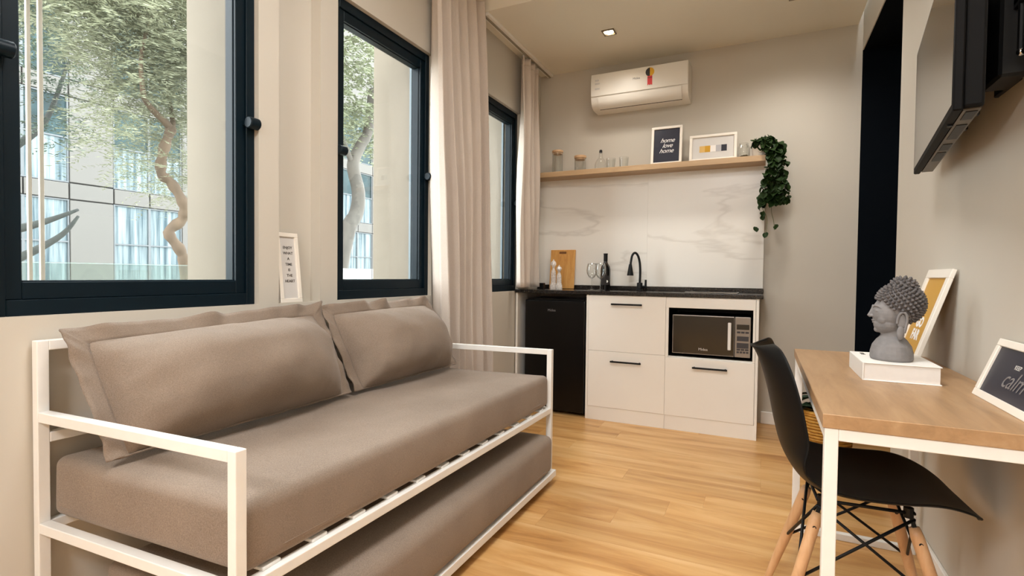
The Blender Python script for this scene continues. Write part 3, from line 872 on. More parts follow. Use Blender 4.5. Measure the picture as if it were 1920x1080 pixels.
MB().lathe([(0.0, 0), (0.036, 0.001), (0.038, 0.006), (0.038, 0.155), (0.034, 0.178), (0.018, 0.205), (0.0145, 0.215), (0.014, 0.262)], n=28).build('body', WINEG, t, 'auto')
MB().lathe([(0.0150, 0.218), (0.0152, 0.270), (0.0165, 0.271), (0.0165, 0.278), (0.0, 0.279)], n=24).build('capsule', BLACK, t, 'auto')
lb = MB().grid(lambda u, v: Vector((0.0384*math.cos(R(-150)+u*R(120)), 0.0384*math.sin(R(-150)+u*R(120)), 0.04+v*0.07)), 14, 1)
lb.build('label', mat('dark_label', srgb(46, 40, 38), 0.7), t)
MB().lathe([(0.0, 0), (0.010, 0), (0.010, 0.0006)], n=16, mx=Matrix.Rotation(R(90), 4, 'X'), c=(0.021, -0.0325, 0.066)).build('seal', PAPERW, t)

# ------------------------------------------------------------------ shelf and what stands on it
SZ = 1.838                      # shelf top
tag(MB().box(-1.695, 0.0, 3.865, 4.049, SZ-0.04, SZ, 0.002, 1).build('wall_shelf', OAK), 'long pale oak shelf above the marble splashback', 'shelf')
def canister(label, x, y, h, r, lid):
    t = thing('glass_canister', label, 'jar', (x, y, SZ), group='canisters with wooden lids')
    MB().lathe([(0.0, 0.0), (r*0.96, 0.0), (r, 0.004), (r, h), (r-0.002, h), (r-0.002, 0.006), (0.0, 0.006)], n=28).build('body', CLEAR, t, 'auto')
    MB().lathe([(0.0, h-0.012), (r-0.003, h-0.012), (r-0.003, h), (r*1.06, h+0.001), (r*1.06, h+lid), (r*0.98, h+lid+0.002), (0.0, h+lid+0.002)], n=28).build('lid', LIDW, t, 'auto')
canister('tall clear glass canister with pale wooden lid, nearest the curtain on the shelf', -1.505, 3.95, 0.165, 0.042, 0.016)
canister('short clear glass canister with pale wooden lid on the shelf', -1.315, 3.95, 0.105, 0.045, 0.018)
t = thing('glass_bottle', 'clear round glass bottle with a dark stopper on the shelf', 'bottle', (-1.150, 3.95, SZ))
MB().lathe([(0.0, 0), (0.044, 0), (0.047, 0.01), (0.046, 0.045), (0.034, 0.075), (0.016, 0.095), (0.013, 0.135), (0.015, 0.138)], n=26).build('body', CLEAR, t, True)
MB().lathe([(0.0, 0.134), (0.011, 0.134), (0.012, 0.150), (0.008, 0.156), (0.0, 0.157)], n=16).build('stopper', BLACKM, t, 'auto')
for x, y, h, r, lb_ in ((-1.065, 3.93, 0.078, 0.036, 'clear tumbler beside the glass bottle on the shelf'), (-0.975, 3.97, 0.088, 0.036, 'clear tumbler standing alone left of the navy framed print on the shelf')):
    tag(MB().lathe([(0.0, 0.0), (r*0.85, 0.0), (r, h), (r-0.002, h), (r*0.82, 0.008), (0.0, 0.008)], (x, y, SZ), 24).build('tumbler', CLEAR, None, 'auto'), lb_, 'glass', 'tumblers on the shelf')
t = thing('glass_jar', 'clear glass jar with a few pebbles beside the white plant pot', 'jar', (-0.138, 3.945, SZ))
MB().lathe([(0.0, 0.0), (0.036, 0.0), (0.040, 0.01), (0.040, 0.075), (0.030, 0.092), (0.030, 0.105), (0.028, 0.105), (0.028, 0.092), (0.0375, 0.073), (0.0375, 0.006), (0.0, 0.005)], n=26).build('body', CLEAR, t, True)
PEB = mat('pebble', srgb(96, 84, 62), 0.7, var=0.3, scale=40)
for k in range(9):
    a = k*2.4
    MB().ell((0.022*math.cos(a)*(0.4+0.07*k), 0.022*math.sin(a)*(0.4+0.07*k), 0.012+0.004*(k % 3)), (0.010, 0.008, 0.006), 8, 5).build('pebble', PEB, t, True)

def picture(name, label, loc, w_, h_, fr, print_m, lean, rotz, cat='picture', dep=0.018, mount=None):
    """frame standing on its lower edge at loc (middle of the front lower edge), facing -y before rotz, leaning back by `lean`"""
    t = thing(name, label, cat, loc, rotz)
    lm = Matrix.Rotation(-lean, 4, 'X')
    f = MB()
    for a in ((-w_/2, w_/2, 0, fr), (-w_/2, w_/2, h_-fr, h_), (-w_/2, -w_/2+fr, fr, h_-fr), (w_/2-fr, w_/2, fr, h_-fr)):
        f.box(a[0], a[1], 0, dep, a[2], a[3], 0.0015, 1)
    f.xf(lm); f.build('frame', FRAMEW, t)
    MB().box(-w_/2+fr*0.6, w_/2-fr*0.6, dep*0.45, dep*0.8, fr*0.6, h_-fr*0.6).xf(lm).build('print', print_m, t)
    t['_'] = 0; del t['_']
    return t, lm, dep*0.45
def pict_text(t, lm, d, body, size, x, z, m, **k):
    X = lm @ Vector((1, 0, 0)); Z = lm @ Vector((0, 0, 1))
    return text('lettering', body, size, lm @ Vector((x, d-0.0006, z)), X, Z, m, t, **k)
t, lm, d = picture('framed_print', 'white framed navy print with white script lettering on the shelf', (-0.655, 3.915, SZ), 0.218, 0.285, 0.018, PAPERN, R(7), 0)
for k, wd in enumerate(('home', 'love', 'home')):
    pict_text(t, lm, d, wd, 0.046, 0.004-0.006*(k == 2), 0.180-0.039*k, INKW, shear=0.45, spacing=0.92)
t, lm, d = picture('framed_print', 'white framed print of five colour swatches on the shelf', (-0.338, 3.915, SZ), 0.312, 0.192, 0.018, PAPERG, R(7), 0)
for k, c in enumerate((srgb(212, 172, 98), srgb(196, 146, 22), srgb(232, 226, 220), srgb(176, 174, 178), srgb(30, 31, 44))):
    MB().box(-0.088+k*0.036, -0.052+k*0.036, d-0.0008, d, 0.066, 0.112).xf(lm).build('swatch', mat('swatch_%d' % k, c, 0.6, var=0.01), t)

# trailing plant
def leaf_mesh(name, L_, W_, m, curl=0.3, n=6):
    mb = MB()
    def P(u, v):
        a = u*math.pi
        yv = L_*v
        wv = W_*math.sin(math.pi*min(1, v*0.90+0.10))**0.6*(1-0.12*v)
        xx = (u-0.5)*2*wv*0.5
        return Vector((xx, yv, -curl*L_*v*v + 0.35*abs(xx)))
    mb.grid(P, 4, n)
    me = mb.mesh(name)
    for p in me.polygons: p.use_smooth = True
    me.materials.append(m)
    return me
pl = thing('trailing_plant', 'trailing green ivy in a white pot at the shelf end', 'plant', (-0.045, 3.93, SZ))
MB().lathe([(0.0, 0.0), (0.034, 0.0), (0.037, 0.003), (0.048, 0.078), (0.046, 0.080), (0.040, 0.060), (0.0, 0.058)], n=28).build('pot', WHITE, pl, 'auto')
IV = [leaf_mesh('leaf', 0.042, 0.046, LEAF, 0.25), leaf_mesh('leaf', 0.036, 0.040, LEAF, 0.5), leaf_mesh('leaf', 0.048, 0.05, LEAF, 0.1)]
rnd = random.Random(21)
def put_leaf(meshes, parent, p, az, tilt, s=1.0):
    ob = bpy.data.objects.new('leaf', rnd.choice(meshes)); col.objects.link(ob); ob.parent = parent
    ob.location = p; ob.rotation_euler = (tilt, rnd.uniform(-0.4, 0.4), az); ob.scale = (s, s, s)
strands = [[(0, 0, .06), (.02, -.03, .115), (.06, -.06, .06), (.075, -.06, -.06), (.07, -.06, -.20), (.055, -.06, -.30)],
           [(0, 0, .06), (.04, -.02, .12), (.10, -.045, .05), (.115, -.05, -.10), (.12, -.05, -.22), (.125, -.05, -.30)],
           [(0, 0, .06), (.04, -.01, .11), (.13, -.02, .06), (.15, -.03, -.06), (.16, -.03, -.20), (.155, -.03, -.30)],
           [(0, 0, .06), (.03, -.05, .10), (.07, -.075, 0), (.055, -.075, -.15), (.035, -.075, -.27), (.025, -.07, -.34), (.06, -.07, -.42), (.055, -.07, -.52)],
           [(0, 0, .06), (-.012, -.02, .105), (-.022, -.045, .095)],
           [(.1, -.04, .0), (.10, -.05, -.22), (.085, -.05, -.36), (.10, -.05, -.44), (.105, -.05, -.50)]]
for k, S in enumerate(strands):
    q = smooth_path(S, 6)
    MB().tube(q, 0.0016, 6).build('stem', STEM, pl, True)
    n = len(q)
    for i in range(1, n):
        z = q[i].z
        if z < -0.335:
            continue
        for rep in range(3 if k < 4 else 2):
            put_leaf(IV, pl, q[i] + Vector((rnd.uniform(-.016, .016), rnd.uniform(-.02, .012), rnd.uniform(-.012, .012))), rnd.uniform(R(100), R(260)) , rnd.uniform(-1.3, -0.2), rnd.uniform(0.8, 1.1))
for p in ((.03, -.07, -.385), (.028, -.07, -.41), (-.006, -.07, -.485), (.052, -.07, -.525), (.115, -.05, -.47)):
    for rep in range(2):
        put_leaf(IV, pl, Vector(p)+Vector((0, rep*0.004, rep*0.008)), R(180)+rnd.uniform(-.6, .6), -1.0, 0.7)

# ------------------------------------------------------------------ air conditioner
ACW = mat('ac_white_plastic', srgb(232, 226, 216), 0.32, var=0.01)
t = thing('air_conditioner', 'white split air conditioner with an award sticker near the ceiling', 'air conditioner', (-0.86, 4.05, 2.28))
o = t.location
prof = [(4.049, 2.292), (3.925, 2.292), (3.885, 2.305), (3.862, 2.335), (3.853, 2.38), (3.850, 2.50), (3.858, 2.535), (3.885, 2.545), (4.049, 2.548)]
MB(o).prism(prof, -1.205, -0.502, 'x').build('housing', ACW, t, 'auto')
fp = [(3.851, 2.372), (3.8465, 2.376), (3.844, 2.50), (3.852, 2.537), (3.858, 2.541), (3.858, 2.53), (3.852, 2.50)]
MB(o).prism(fp, -1.203, -0.504, 'x').build('front_panel', ACW, t, 'auto')
fl = [(3.852, 2.366), (3.857, 2.335), (3.878, 2.304), (3.905, 2.294), (3.903, 2.288), (3.873, 2.299), (3.850, 2.333), (3.846, 2.366)]
MB(o).prism(fl, -1.15, -0.545, 'x').build('louvre', ACW, t, 'auto')
ACD = mat('ac_gap', srgb(60, 52, 42), 0.8)
MB(o).prism([(3.905, 2.2915), (3.905, 2.2865), (3.912, 2.2865), (3.912, 2.2915)], -1.148, -0.547, 'x').build('outlet_gap', ACD, t)
yb_ = 3.8435
st = MB(o)
def disc(mb, cx, cz, r, a0, a1, y_, n=14):
    mb.prism([(cx, cz)]+[(cx+r*math.cos(a0+(a1-a0)*k/n), cz+r*math.sin(a0+(a1-a0)*k/n)) for k in range(n+1)], y_, y_-0.0006, 'y')
disc(st, -0.765, 2.494, 0.031, R(-90), R(90), yb_)
st.build('sticker', mat('sticker_gold', srgb(222, 168, 28), 0.4, var=0.02), t)
st = MB(o); disc(st, -0.765, 2.494, 0.031, R(90), R(270), yb_)
st.build('sticker', mat('sticker_black', srgb(34, 22, 20), 0.4, var=0.02), t)
st = MB(o).prism([(-0.782, 2.466), (-0.748, 2.466), (-0.748, 2.398), (-0.757, 2.407), (-0.765, 2.400), (-0.773, 2.407), (-0.782, 2.398)], yb_, yb_-0.0007, 'y')
st.build('sticker_ribbon', mat('sticker_red', srgb(214, 42, 44), 0.4, var=0.02), t)
st = MB(o).prism([(-0.782, 2.456), (-0.748, 2.456), (-0.748, 2.449), (-0.782, 2.449)], yb_-0.0008, yb_-0.0012, 'y')
st.build('sticker_band', mat('sticker_dark_red', srgb(140, 20, 24), 0.4, var=0.02), t)
text('logo', 'Midea', 0.022, (-0.862, 3.8434, 2.462), (1, 0, 0), (0, 0, 1), INKG, t, o=o)
for k, (wd, zz) in enumerate(((0.030, 2.490), (0.036, 2.466), (0.036, 2.428))):
    lb_ = MB(o).box(-1.172, -1.172+wd, 3.8425, 3.8435, zz-0.007, zz+0.005)
    lb_.build('rating_label', PAPERG, t)

# ------------------------------------------------------------------ curtains
def curtain(label, y0t, y1t, y0b, y1b, z0, z1, xc, folds, seed, amp=0.045):
    rnd = random.Random(seed)
    ph = [rnd.uniform(0, 6.28) for _ in range(4)]
    t = thing('curtain', label, 'curtain', (xc, (y0t+y1t)/2, z0), group='greige curtains')
    def P(u, v):
        z = z1+(z0-z1)*v
        e = v**0.7
        yy = (y0t+(y1t-y0t)*u)*(1-e) + (y0b+(y1b-y0b)*u)*e
        a = 2*math.pi*folds*(u + 0.018*math.sin(5*u+ph[0]+1.2*v))
        am = amp*(0.55+0.45*min(1, v*2.2))*(0.85+0.25*math.sin(7*u+ph[1]))
        xx = xc + am*(math.sin(a)+0.28*math.sin(2*a+ph[2]+1.5*v)) + 0.006*math.sin(9*v+ph[3]+6*u)
        yy += 0.30*am*math.cos(a)
        return Vector((xx, yy, z))
    mb = MB(t.location)
    mb.grid(P, int(folds*18), 40)
    c = mb.build('cloth', CURT, t, True)
    s = c.modifiers.new('thick', 'SOLIDIFY'); s.thickness = 0.0025; s.offset = 0
    hd = MB(t.location).grid(lambda u, v: P(u, -v*0.0+0.0)+Vector((0, 0, -0.03+0.05*v)), int(folds*18), 2)
    h = hd.build('heading_tape', CURT, t, True)
    s = h.modifiers.new('thick', 'SOLIDIFY'); s.thickness = 0.005; s.offset = 0
    for k in range(int(folds)):
        p = P((k+0.25)/folds, 0)
        MB(t.location).tube([(xc, p.y, z1+0.005), (xc, p.y, z1+0.022)], 0.005, 8).build('glider', WHITE, t)
    return t
curtain('wide greige curtain gathered between the middle and far windows', 2.345, 2.885, 2.44, 3.0, 0.02, 2.742, -1.625, 5.5, 4, 0.056)
curtain('narrow greige curtain gathered in the corner beside the kitchen wall', 3.50, 3.80, 3.47, 3.83, 0.93, 2.612, -1.62, 3.5, 8, 0.038)
t = thing('curtain_track', 'slim pale curtain track under the kitchen ceiling by the window wall', 'curtain rail', (-1.61, 3.4, 2.64))
MB(t.location).box(-1.635, -1.585, YK+0.003, YB-0.01, 2.648, ZK-0.001, 0.002, 1).build('rail', WHITE, t)
MB(t.location).box(-1.617, -1.603, YK+0.003, YB-0.02, 2.640, 2.648, 0.001, 1).build('slot', mat('track_slot', srgb(150, 140, 124), 0.6), t)
t = thing('curtain_track', 'curtain track above the middle window on the higher ceiling', 'curtain rail', (-1.61, 1.0, 2.77))
MB(t.location).box(-1.635, -1.585, -1.7, YK-0.003, 2.778, ZC-0.001, 0.002, 1).build('rail', WHITE, t)
MB(t.location).box(-1.617, -1.603, -1.7, YK-0.003, 2.770, 2.778, 0.001, 1).build('slot', WHITE, t)

# ------------------------------------------------------------------ daybed
A_, B_, C_, D_ = Vector((-1.690, 0.671, 0)), Vector((-0.957, 0.706, 0)), Vector((-0.928, 2.418, 0)), Vector((-1.680, 2.345, 0))
SW, SL = 0.74, 1.72
def S(u, v, z):
    """daybed plan: u metres from the back, v metres from the near end"""
    a, b = u/SW, v/SL
    return A_*(1-a)*(1-b) + B_*a*(1-b) + C_*a*b + D_*(1-a)*b + Vector((0, 0, z))
TW = 0.026
h = TW/2
t = thing('daybed', 'white steel daybed frame under the windows', 'daybed', (-1.32, 1.55, 0))
o = t.location
ZA, ZR, ZB = 0.655, 0.367, 0.838
def sbar(name, p, q, wd=TW, hg=TW):
    u = (0, 0, 1) if abs(p[2]-q[2]) < 1e-4 else (0, 1, 0)
    return MB(o).bar(S(*p), S(*q), wd, hg, u).build(name, STEELW, t)
for u, v, z in ((h, h, ZB), (SW-h, h, ZA), (SW-h, SL-h, ZA), (h, SL-h, ZB)):
    sbar('post', (u, v, 0), (u, v, z))
for v in (h, SL-h):
    sbar('arm_rail', (TW, v, ZA-h), (SW-TW, v, ZA-h))
    sbar('side_rail', (TW, v, ZR-h), (SW-TW, v, ZR-h))
sbar('front_rail', (SW-h, TW, ZR-h), (SW-h, SL-TW, ZR-h))
sbar('back_rail', (h, TW, ZR-h), (h, SL-TW, ZR-h))
sbar('back_rail', (h, TW, 0.585), (h, SL-TW, 0.585))
sbar('top_rail', (h, TW, ZB-h), (h, SL-TW, ZB-h))
for k in range(12):
    v = 0.10+k*(SL-0.20)/11
    sbar('slat', (TW*0.6, v, ZR+0.004), (SW-TW*0.6, v, ZR+0.004), 0.05, 0.008)

def soft_box(name, label, cat, corners, z0, z1, m, rad=0.024, bulge=0.012, seed=1, seam=True):
    """upholstered block over a plan quad (near-back, near-front, far-front, far-back)"""
    c = [Vector(q) for q in corners]
    ctr = sum(c, Vector())/4
    t = thing(name, label, cat, (ctr.x, ctr.y, z0))
    b = bmesh.new()
    bmesh.ops.create_cube(b, size=2)
    bmesh.ops.bevel(b, geom=list(b.edges), offset=0.001, segments=1, affect='EDGES')
    b.free()
    nu, nv, nz = 30, 60, 12
    ed = lambda n, k: k/n
    L1, L2, L3 = (c[1]-c[0]).length, (c[3]-c[0]).length, z1-z0
    b = bmesh.new()
    bmesh.ops.create_cube(b, size=1)
    for q in b.verts: q.co = Vector((q.co.x*L1, q.co.y*L2, q.co.z*L3))
    bmesh.ops.bevel(b, geom=list(b.edges), offset=rad, segments=5, profile=0.5, affect='EDGES')
    bmesh.ops.subdivide_edges(b, edges=[e for e in b.edges if e.calc_length() > 0.08], cuts=14, use_grid_fill=True)
    mb = MB(t.location)
    b.verts.ensure_lookup_table(); b.verts.index_update()
    out = []
    for q in b.verts:
        a, e, g = q.co.x/L1+0.5, q.co.y/L2+0.5, q.co.z/L3+0.5
        p = c[0]*(1-a)*(1-e)+c[1]*a*(1-e)+c[2]*a*e+c[3]*(1-a)*e
        z = z0+g*L3
        n_ = noise.noise(Vector((p.x*5, p.y*5, z*5+seed)))
        ia, ie, ig = 1-(2*a-1)**2, 1-(2*e-1)**2, 1-(2*g-1)**2
        z += (bulge*0.5*min(1, ia*3)*min(1, ie*3) + 0.003*n_)*(1 if g > 0.5 else 0)
        d = Vector(((2*a-1)*bulge*0.6*ig*ie, (2*e-1)*bulge*0.6*ig*ia, 0))
        out.append(Vector((p.x, p.y, z)) + d + Vector((n_*0.002, n_*0.002, 0)))
    mb.add(out, [tuple(q.index for q in f.verts) for f in b.faces]); b.free()
    mb.build('cover', m, t, True)
    if seam:
        pts = []
        k = 0.012
        for zz in ((z0+0.03),):
            q = [c[0]*(1-a)*(1-e)+c[1]*a*(1-e)+c[2]*a*e+c[3]*(1-a)*e for a, e in ((-0.001, 0.06), (-0.001, 0.94), (0.06, 1.0), (0.94, 1.0), (1.001, 0.94), (1.001, 0.06), (0.94, -0.0), (0.06, -0.0), (-0.001, 0.06))]
            MB(t.location).tube([Vector((p.x, p.y, zz)) for p in q], 0.0022, 6).build('seam', m, t, True)
    return t
def quad(u0, u1, v0, v1):
    return [S(u0, v0, 0), S(u1, v0, 0), S(u1, v1, 0), S(u0, v1, 0)]
soft_box('mattress', 'taupe upholstered mattress on the daybed', 'mattress', quad(0.022, SW-0.012, TW+0.004, SL-TW-0.004), ZR+0.0095, 0.530, FABRIC)

# pull-out trundle bed
t = thing('trundle_bed', 'low white trundle frame on castors beneath the daybed', 'trundle bed', (-1.2, 1.56, 0))
o = t.location
tx0, tx1, ty0, ty1 = -1.58, -0.895, 0.740, 2.386
for a, b in (((tx0, ty0), (tx1, ty0)), ((tx0, ty1), (tx1, ty1))):
    MB(o).bar((a[0], a[1]+(0.015 if a[1] < 1 else -0.015), 0.055), (b[0], b[1]+(0.015 if a[1] < 1 else -0.015), 0.055), 0.03, 0.03).build('end_rail', STEELW, t)
MB(o).bar((tx1-0.015, ty0+0.03, 0.055), (tx1-0.015, ty1-0.03, 0.055), 0.03, 0.03).build('front_rail', STEELW, t)
MB(o).bar((tx0+0.015, ty0+0.03, 0.055), (tx0+0.015, ty1-0.03, 0.055), 0.03, 0.03).build('back_rail', STEELW, t)
for k in range(12):
    yy = ty0+0.08+k*(ty1-ty0-0.16)/11
    MB(o).bar((tx0+0.03, yy, 0.064), (tx1-0.03, yy, 0.064), 0.05, 0.012).build('slat', STEELW, t)
for x in (tx0+0.06, tx1-0.06):
    for yy in (ty0+0.08, ty1-0.08):
        MB(o).lathe([(0.0, -0.011), (0.018, -0.011), (0.019, 0), (0.018, 0.011), (0.0, 0.011)], (x, yy, 0.0195), 16, Matrix.Rotation(R(90), 4, 'X')).build('castor', BLACK, t, 'auto')
soft_box('trundle_mattress', 'taupe mattress lying on the low trundle frame', 'mattress', [(tx0+0.01, ty0+0.03, 0), (tx1-0.004, ty0+0.03, 0), (tx1-0.004, ty1-0.035, 0), (tx0+0.01, ty1-0.035, 0)], 0.0715, 0.248, FABRICD, rad=0.03, seed=5)

# big cushions with a flat flange
def pillow(label, BL, BR, TR, TL, T, Tb, seed, fl=0.045):
    BL, BR, TR, TL = map(Vector, (BL, BR, TR, TL))
    ctr = (BL+BR)/2
    t = thing('cushion', label, 'cushion', ctr, group='large taupe back cushions')
    N = (BR-BL).cross(TL-BL).normalized()
    if N.x < 0: N = -N
    wl_, hl = (BR-BL).length, (TL-BL).length
    fu, fv, fb = fl/wl_, fl/hl, 0.008
    def base(a, b):
        return BL*(1-a)*(1-b)+BR*a*(1-b)+TR*a*b+TL*(1-a)*b
    def hgt(a, b, s):
        x = max(-1, min(1, (a-0.5)/(0.5-fu))); y_ = max(-1, min(1, 2*(b-fb)/(1-fv-fb)-1))
        # fuller towards the bottom, where the filling settles
        k = max(0, (1-abs(x)**2.6))**0.6*max(0, (1-abs(y_)**(2.0 if y_ > 0 else 2.6)))**(0.85 if y_ > 0 else 0.6)
        wr = noise.noise(Vector((a*6+seed, b*4, 3.1)))*0.012 + noise.noise(Vector((a*17, b*9+seed, 1.7)))*0.010*(1.1-k)
        return s*k + (wr*min(1, k*3) if s > 0 else 0)
    mb = MB(t.location)
    nu, nv = 64, 40
    def inner(u, v, s):
        a, b = fu+u*(1-2*fu), fb+v*(1-fv-fb)
        # corners pull in a little
        return base(a, b) + N*hgt(a, b, s)
    mb.grid(lambda u, v: inner(u, v, T), nu, nv)
    mb.grid(lambda u, v: inner(u, v, -Tb), nu, nv)
    bd = mb.build('filled_body', FABRIC, t, True)
    # flange: a wavy flat border
    fm = MB(t.location)
    per = []
    M_ = 72
    for side in range(4):
        for k in range(M_):
            q = k/M_
            per.append([(q, 0, 0, -1), (1, q, 1, 0), (1-q, 1, 0, 1), (0, 1-q, -1, 0)][side])
    n = len(per)
    vs_ = []
    for ringi in range(5):
        r_ = ringi/4
        for i, (a, b, da, db) in enumerate(per):
            ia, ib = fu*1.12+a*(1-2*fu*1.12), fb+b*(1-fb-fv*1.12)
            p = base(ia+(a-ia)*r_, ib+(b-ib)*r_)
            wv = noise.noise(Vector((a*9+seed, b*9, 0.5)))*0.036*r_ + noise.noise(Vector((a*15, b*12+seed, 2.5)))*0.010*r_
            lift = -0.004*r_ if b > 0.98 else 0
            wv *= 1.0 if b > 0.98 else 0.45
            vs_.append(p + N*(wv+0.004*r_+lift))
    fs = []
    for ringi in range(4):
        for i in range(n):
            i2 = (i+1) % n
            fs.append((ringi*n+i, ringi*n+i2, (ringi+1)*n+i2, (ringi+1)*n+i))
    fm.add(vs_, fs)
    f = fm.build('flange', FABRIC, t, True)
    s = f.modifiers.new('thick', 'SOLIDIFY'); s.thickness = 0.005; s.offset = 0
    return t
pillow('long taupe flanged cushion at the near end of the daybed', (-1.43, 0.712, 0.555), (-1.44, 1.555, 0.555), (-1.628, 1.57, 0.895), (-1.625, 0.702, 0.868), 0.185, 0.022, 1.3)
pillow('taupe flanged cushion at the far end of the daybed', (-1.44, 1.575, 0.555), (-1.43, 2.315, 0.555), (-1.625, 2.33, 0.898), (-1.625, 1.575, 0.888), 0.17, 0.022, 6.1)

# narrow print in the niche between the windows
t, lm, d = picture('framed_print', 'narrow white framed text print leaning in the niche between two windows', (-1.7005, 1.506, WZ0), 0.106, 0.282, 0.017, PAPERG, R(6.5), R(90), dep=0.014)
for k, wd in enumerate(('ENJOY', 'WHAT', 'A', 'TIME', 'IS', 'THE', 'HEART')):
    pict_text(t, lm, d, wd, 0.0155, 0.002, 0.222-0.0225*k, INKD, offset=0.0002)

# ------------------------------------------------------------------ desk and things on it
DZ = 0.735
dx0, dx1, dy0, dy1 = 0.12, 0.548, 1.275, 2.40
t = thing('desk', 'narrow oak topped desk with a white steel frame against the right wall', 'desk', (0.33, 1.84, 0))
o = t.location
MB(o).box(dx0, dx1, dy0, dy1, DZ-0.030, DZ, 0.0015, 1).build('desk_top', DESKW, t)
q = 0.026
zt = DZ-0.030
for x in (dx0+0.004+q/2, dx1-0.018-q/2):
    for yy in (dy0+0.004+q/2, dy1-0.004-q/2):
        MB(o).bar((x, yy, 0), (x, yy, zt), q, q, (0, 1, 0)).build('leg', STEELW, t)
for yy in (dy0+0.004+q/2, dy1-0.004-q/2):
    MB(o).bar((dx0+0.004+q, yy, zt-q/2), (dx1-0.018-q, yy, zt-q/2), q, q).build('apron_rail', STEELW, t)
    MB(o).bar((dx0+0.004+q, yy, q/2), (dx1-0.018-q, yy, q/2), q, q).build('floor_rail', STEELW, t)
for x in (dx0+0.004+q/2, dx1-0.018-q/2):
    MB(o).bar((x, dy0+0.004+q, zt-q/2), (x, dy1-0.004-q, zt-q/2), q, q).build('side_rail', STEELW, t)

# book block
t = thing('book', 'thick white coffee-table book under the stone head on the desk', 'book', (0.345, 1.885, DZ))
o = t.location
MB(o).box(0.258, 0.438, 1.752, 2.000, DZ, DZ+0.003, 0.001, 1).build('back_cover', PAPERW, t)
MB(o).box(0.258, 0.438, 1.752, 2.000, DZ+0.048, DZ+0.051, 0.001, 1).build('front_cover', PAPERW, t)
MB(o).box(0.258, 0.261, 1.752, 2.000, DZ+0.003, DZ+0.048).build('spine', PAPERW, t)
def mat_pages():
    m, nt, p = nodes('page_edges')
    L = nt.links
    tc = nt.nodes.new('ShaderNodeTexCoord')
    wv = nt.nodes.new('ShaderNodeTexWave'); wv.bands_direction = 'Z'; wv.inputs['Scale'].default_value = 220; wv.inputs['Distortion'].default_value = 1.0
    L.new(tc.outputs['Object'], wv.inputs['Vector'])
    cr = nt.nodes.new('ShaderNodeValToRGB'); cr.color_ramp.elements[0].color = srgb(214, 206, 198); cr.color_ramp.elements[1].color = srgb(236, 232, 228)
    L.new(wv.outputs['Fac'], cr.inputs['Fac']); L.new(cr.outputs['Color'], p.inputs['Base Color'])
    p.inputs['Roughness'].default_value = 0.8
    return m
MB(o).box(0.2612, 0.434, 1.755, 1.996, DZ+0.003, DZ+0.048).build('pages', mat_pages(), t)
text('cover_lettering', 'HOME', 0.016, (0.285, 1.95, DZ+0.0513), (0, -1, 0), (1, 0, 0), INKD, t, o=o)

# stone head
BZ = DZ+0.0516
t = thing('buddha_head', 'grey stone buddha head bust in profile on the white book', 'sculpture', (0.338, 1.852, BZ))
hb = MB()
hb.lathe([(0.0, 0.0), (0.050, 0.0), (0.0525, 0.006), (0.052, 0.022), (0.047, 0.042), (0.037, 0.058), (0.028, 0.068), (0.0255, 0.080), (0.026, 0.100), (0.0, 0.105)], (0.004, 0, 0), 28)
hb.v = [Vector((q.x, q.y*(1.22 if q.z < 0.06 else 1.08), q.z)) for q in hb.v]
nb = len(hb.v)
HM = Matrix.Translation((0.0, 0, 0.142)) @ Matrix.Scale(1.08, 4) @ Matrix.Translation((0, 0, -0.15))
hb.ell((0.016, 0, 0.163), (0.050, 0.045, 0.050), 24, 16)           # skull
hb.ell((-0.004, 0, 0.143), (0.0385, 0.041, 0.046), 24, 16)         # face
hb.ell((-0.007, 0, 0.115), (0.0320, 0.036, 0.030), 20, 12)         # jaw
hb.ell((-0.0275, 0, 0.0985), (0.0100, 0.013, 0.0085), 14, 10)      # chin
hb.tube([(-0.0395, 0, 0.164), (-0.0415, 0, 0.154), (-0.0455, 0, 0.143), (-0.0490, 0, 0.1365), (-0.045, 0, 0.1325)], [0.0034, 0.0036, 0.0042, 0.0048, 0.0036], 10)  # nose
for s in (-1, 1):
    hb.ell((-0.0428, s*0.0052, 0.1352), (0.0046, 0.0038, 0.0032), 10, 8)               # nostrils
    hb.ell((-0.0338, s*0.0165, 0.1495), (0.0048, 0.0100, 0.0040), 14, 8)               # lowered lids
    hb.tube([(-0.0405, s*0.005, 0.159), (-0.0390, s*0.013, 0.1632), (-0.0335, s*0.024, 0.1625), (-0.027, s*0.031, 0.157)], [0.0016, 0.0022, 0.0020, 0.0012], 8)  # brows
    hb.ell((-0.020, s*0.018, 0.127), (0.014, 0.018, 0.018), 12, 8)                     # cheeks
hb.ell((-0.0385, 0, 0.1235), (0.0050, 0.0095, 0.0026), 14, 8)      # upper lip
hb.ell((-0.0368, 0, 0.1175), (0.0050, 0.0080, 0.0028), 14, 8)      # lower lip
hb.v = hb.v[:nb]+[HM @ q for q in hb.v[nb:]]
hd = hb.build('head', STONE, t, True)
rm = hd.modifiers.new('remesh', 'REMESH'); rm.mode = 'VOXEL'; rm.voxel_size = 0.0014; rm.use_smooth_shade = True
smm = hd.modifiers.new('smooth', 'SMOOTH'); smm.factor = 0.5; smm.iterations = 4
cap = MB()
cap.ell((0.020, 0, 0.170), (0.0515, 0.0475, 0.0515), 24, 16)
cap.ell((0.026, 0, 0.212), (0.028, 0.027, 0.026), 20, 12)
cap.v = [q if q.z > 0.150 else Vector((max(q.x, 0.016), q.y, q.z)) for q in cap.v]
cap.xf(HM).build('hair_cap', STONED, t, True)
cu = MB()
def hair_ok(p):
    if p.x < 0.008: return p.z > 0.181-(p.x+0.034)/0.042*0.030
    if p.x < 0.030: return p.z > 0.151-(p.x-0.008)*1.9
    return p.z > 0.100
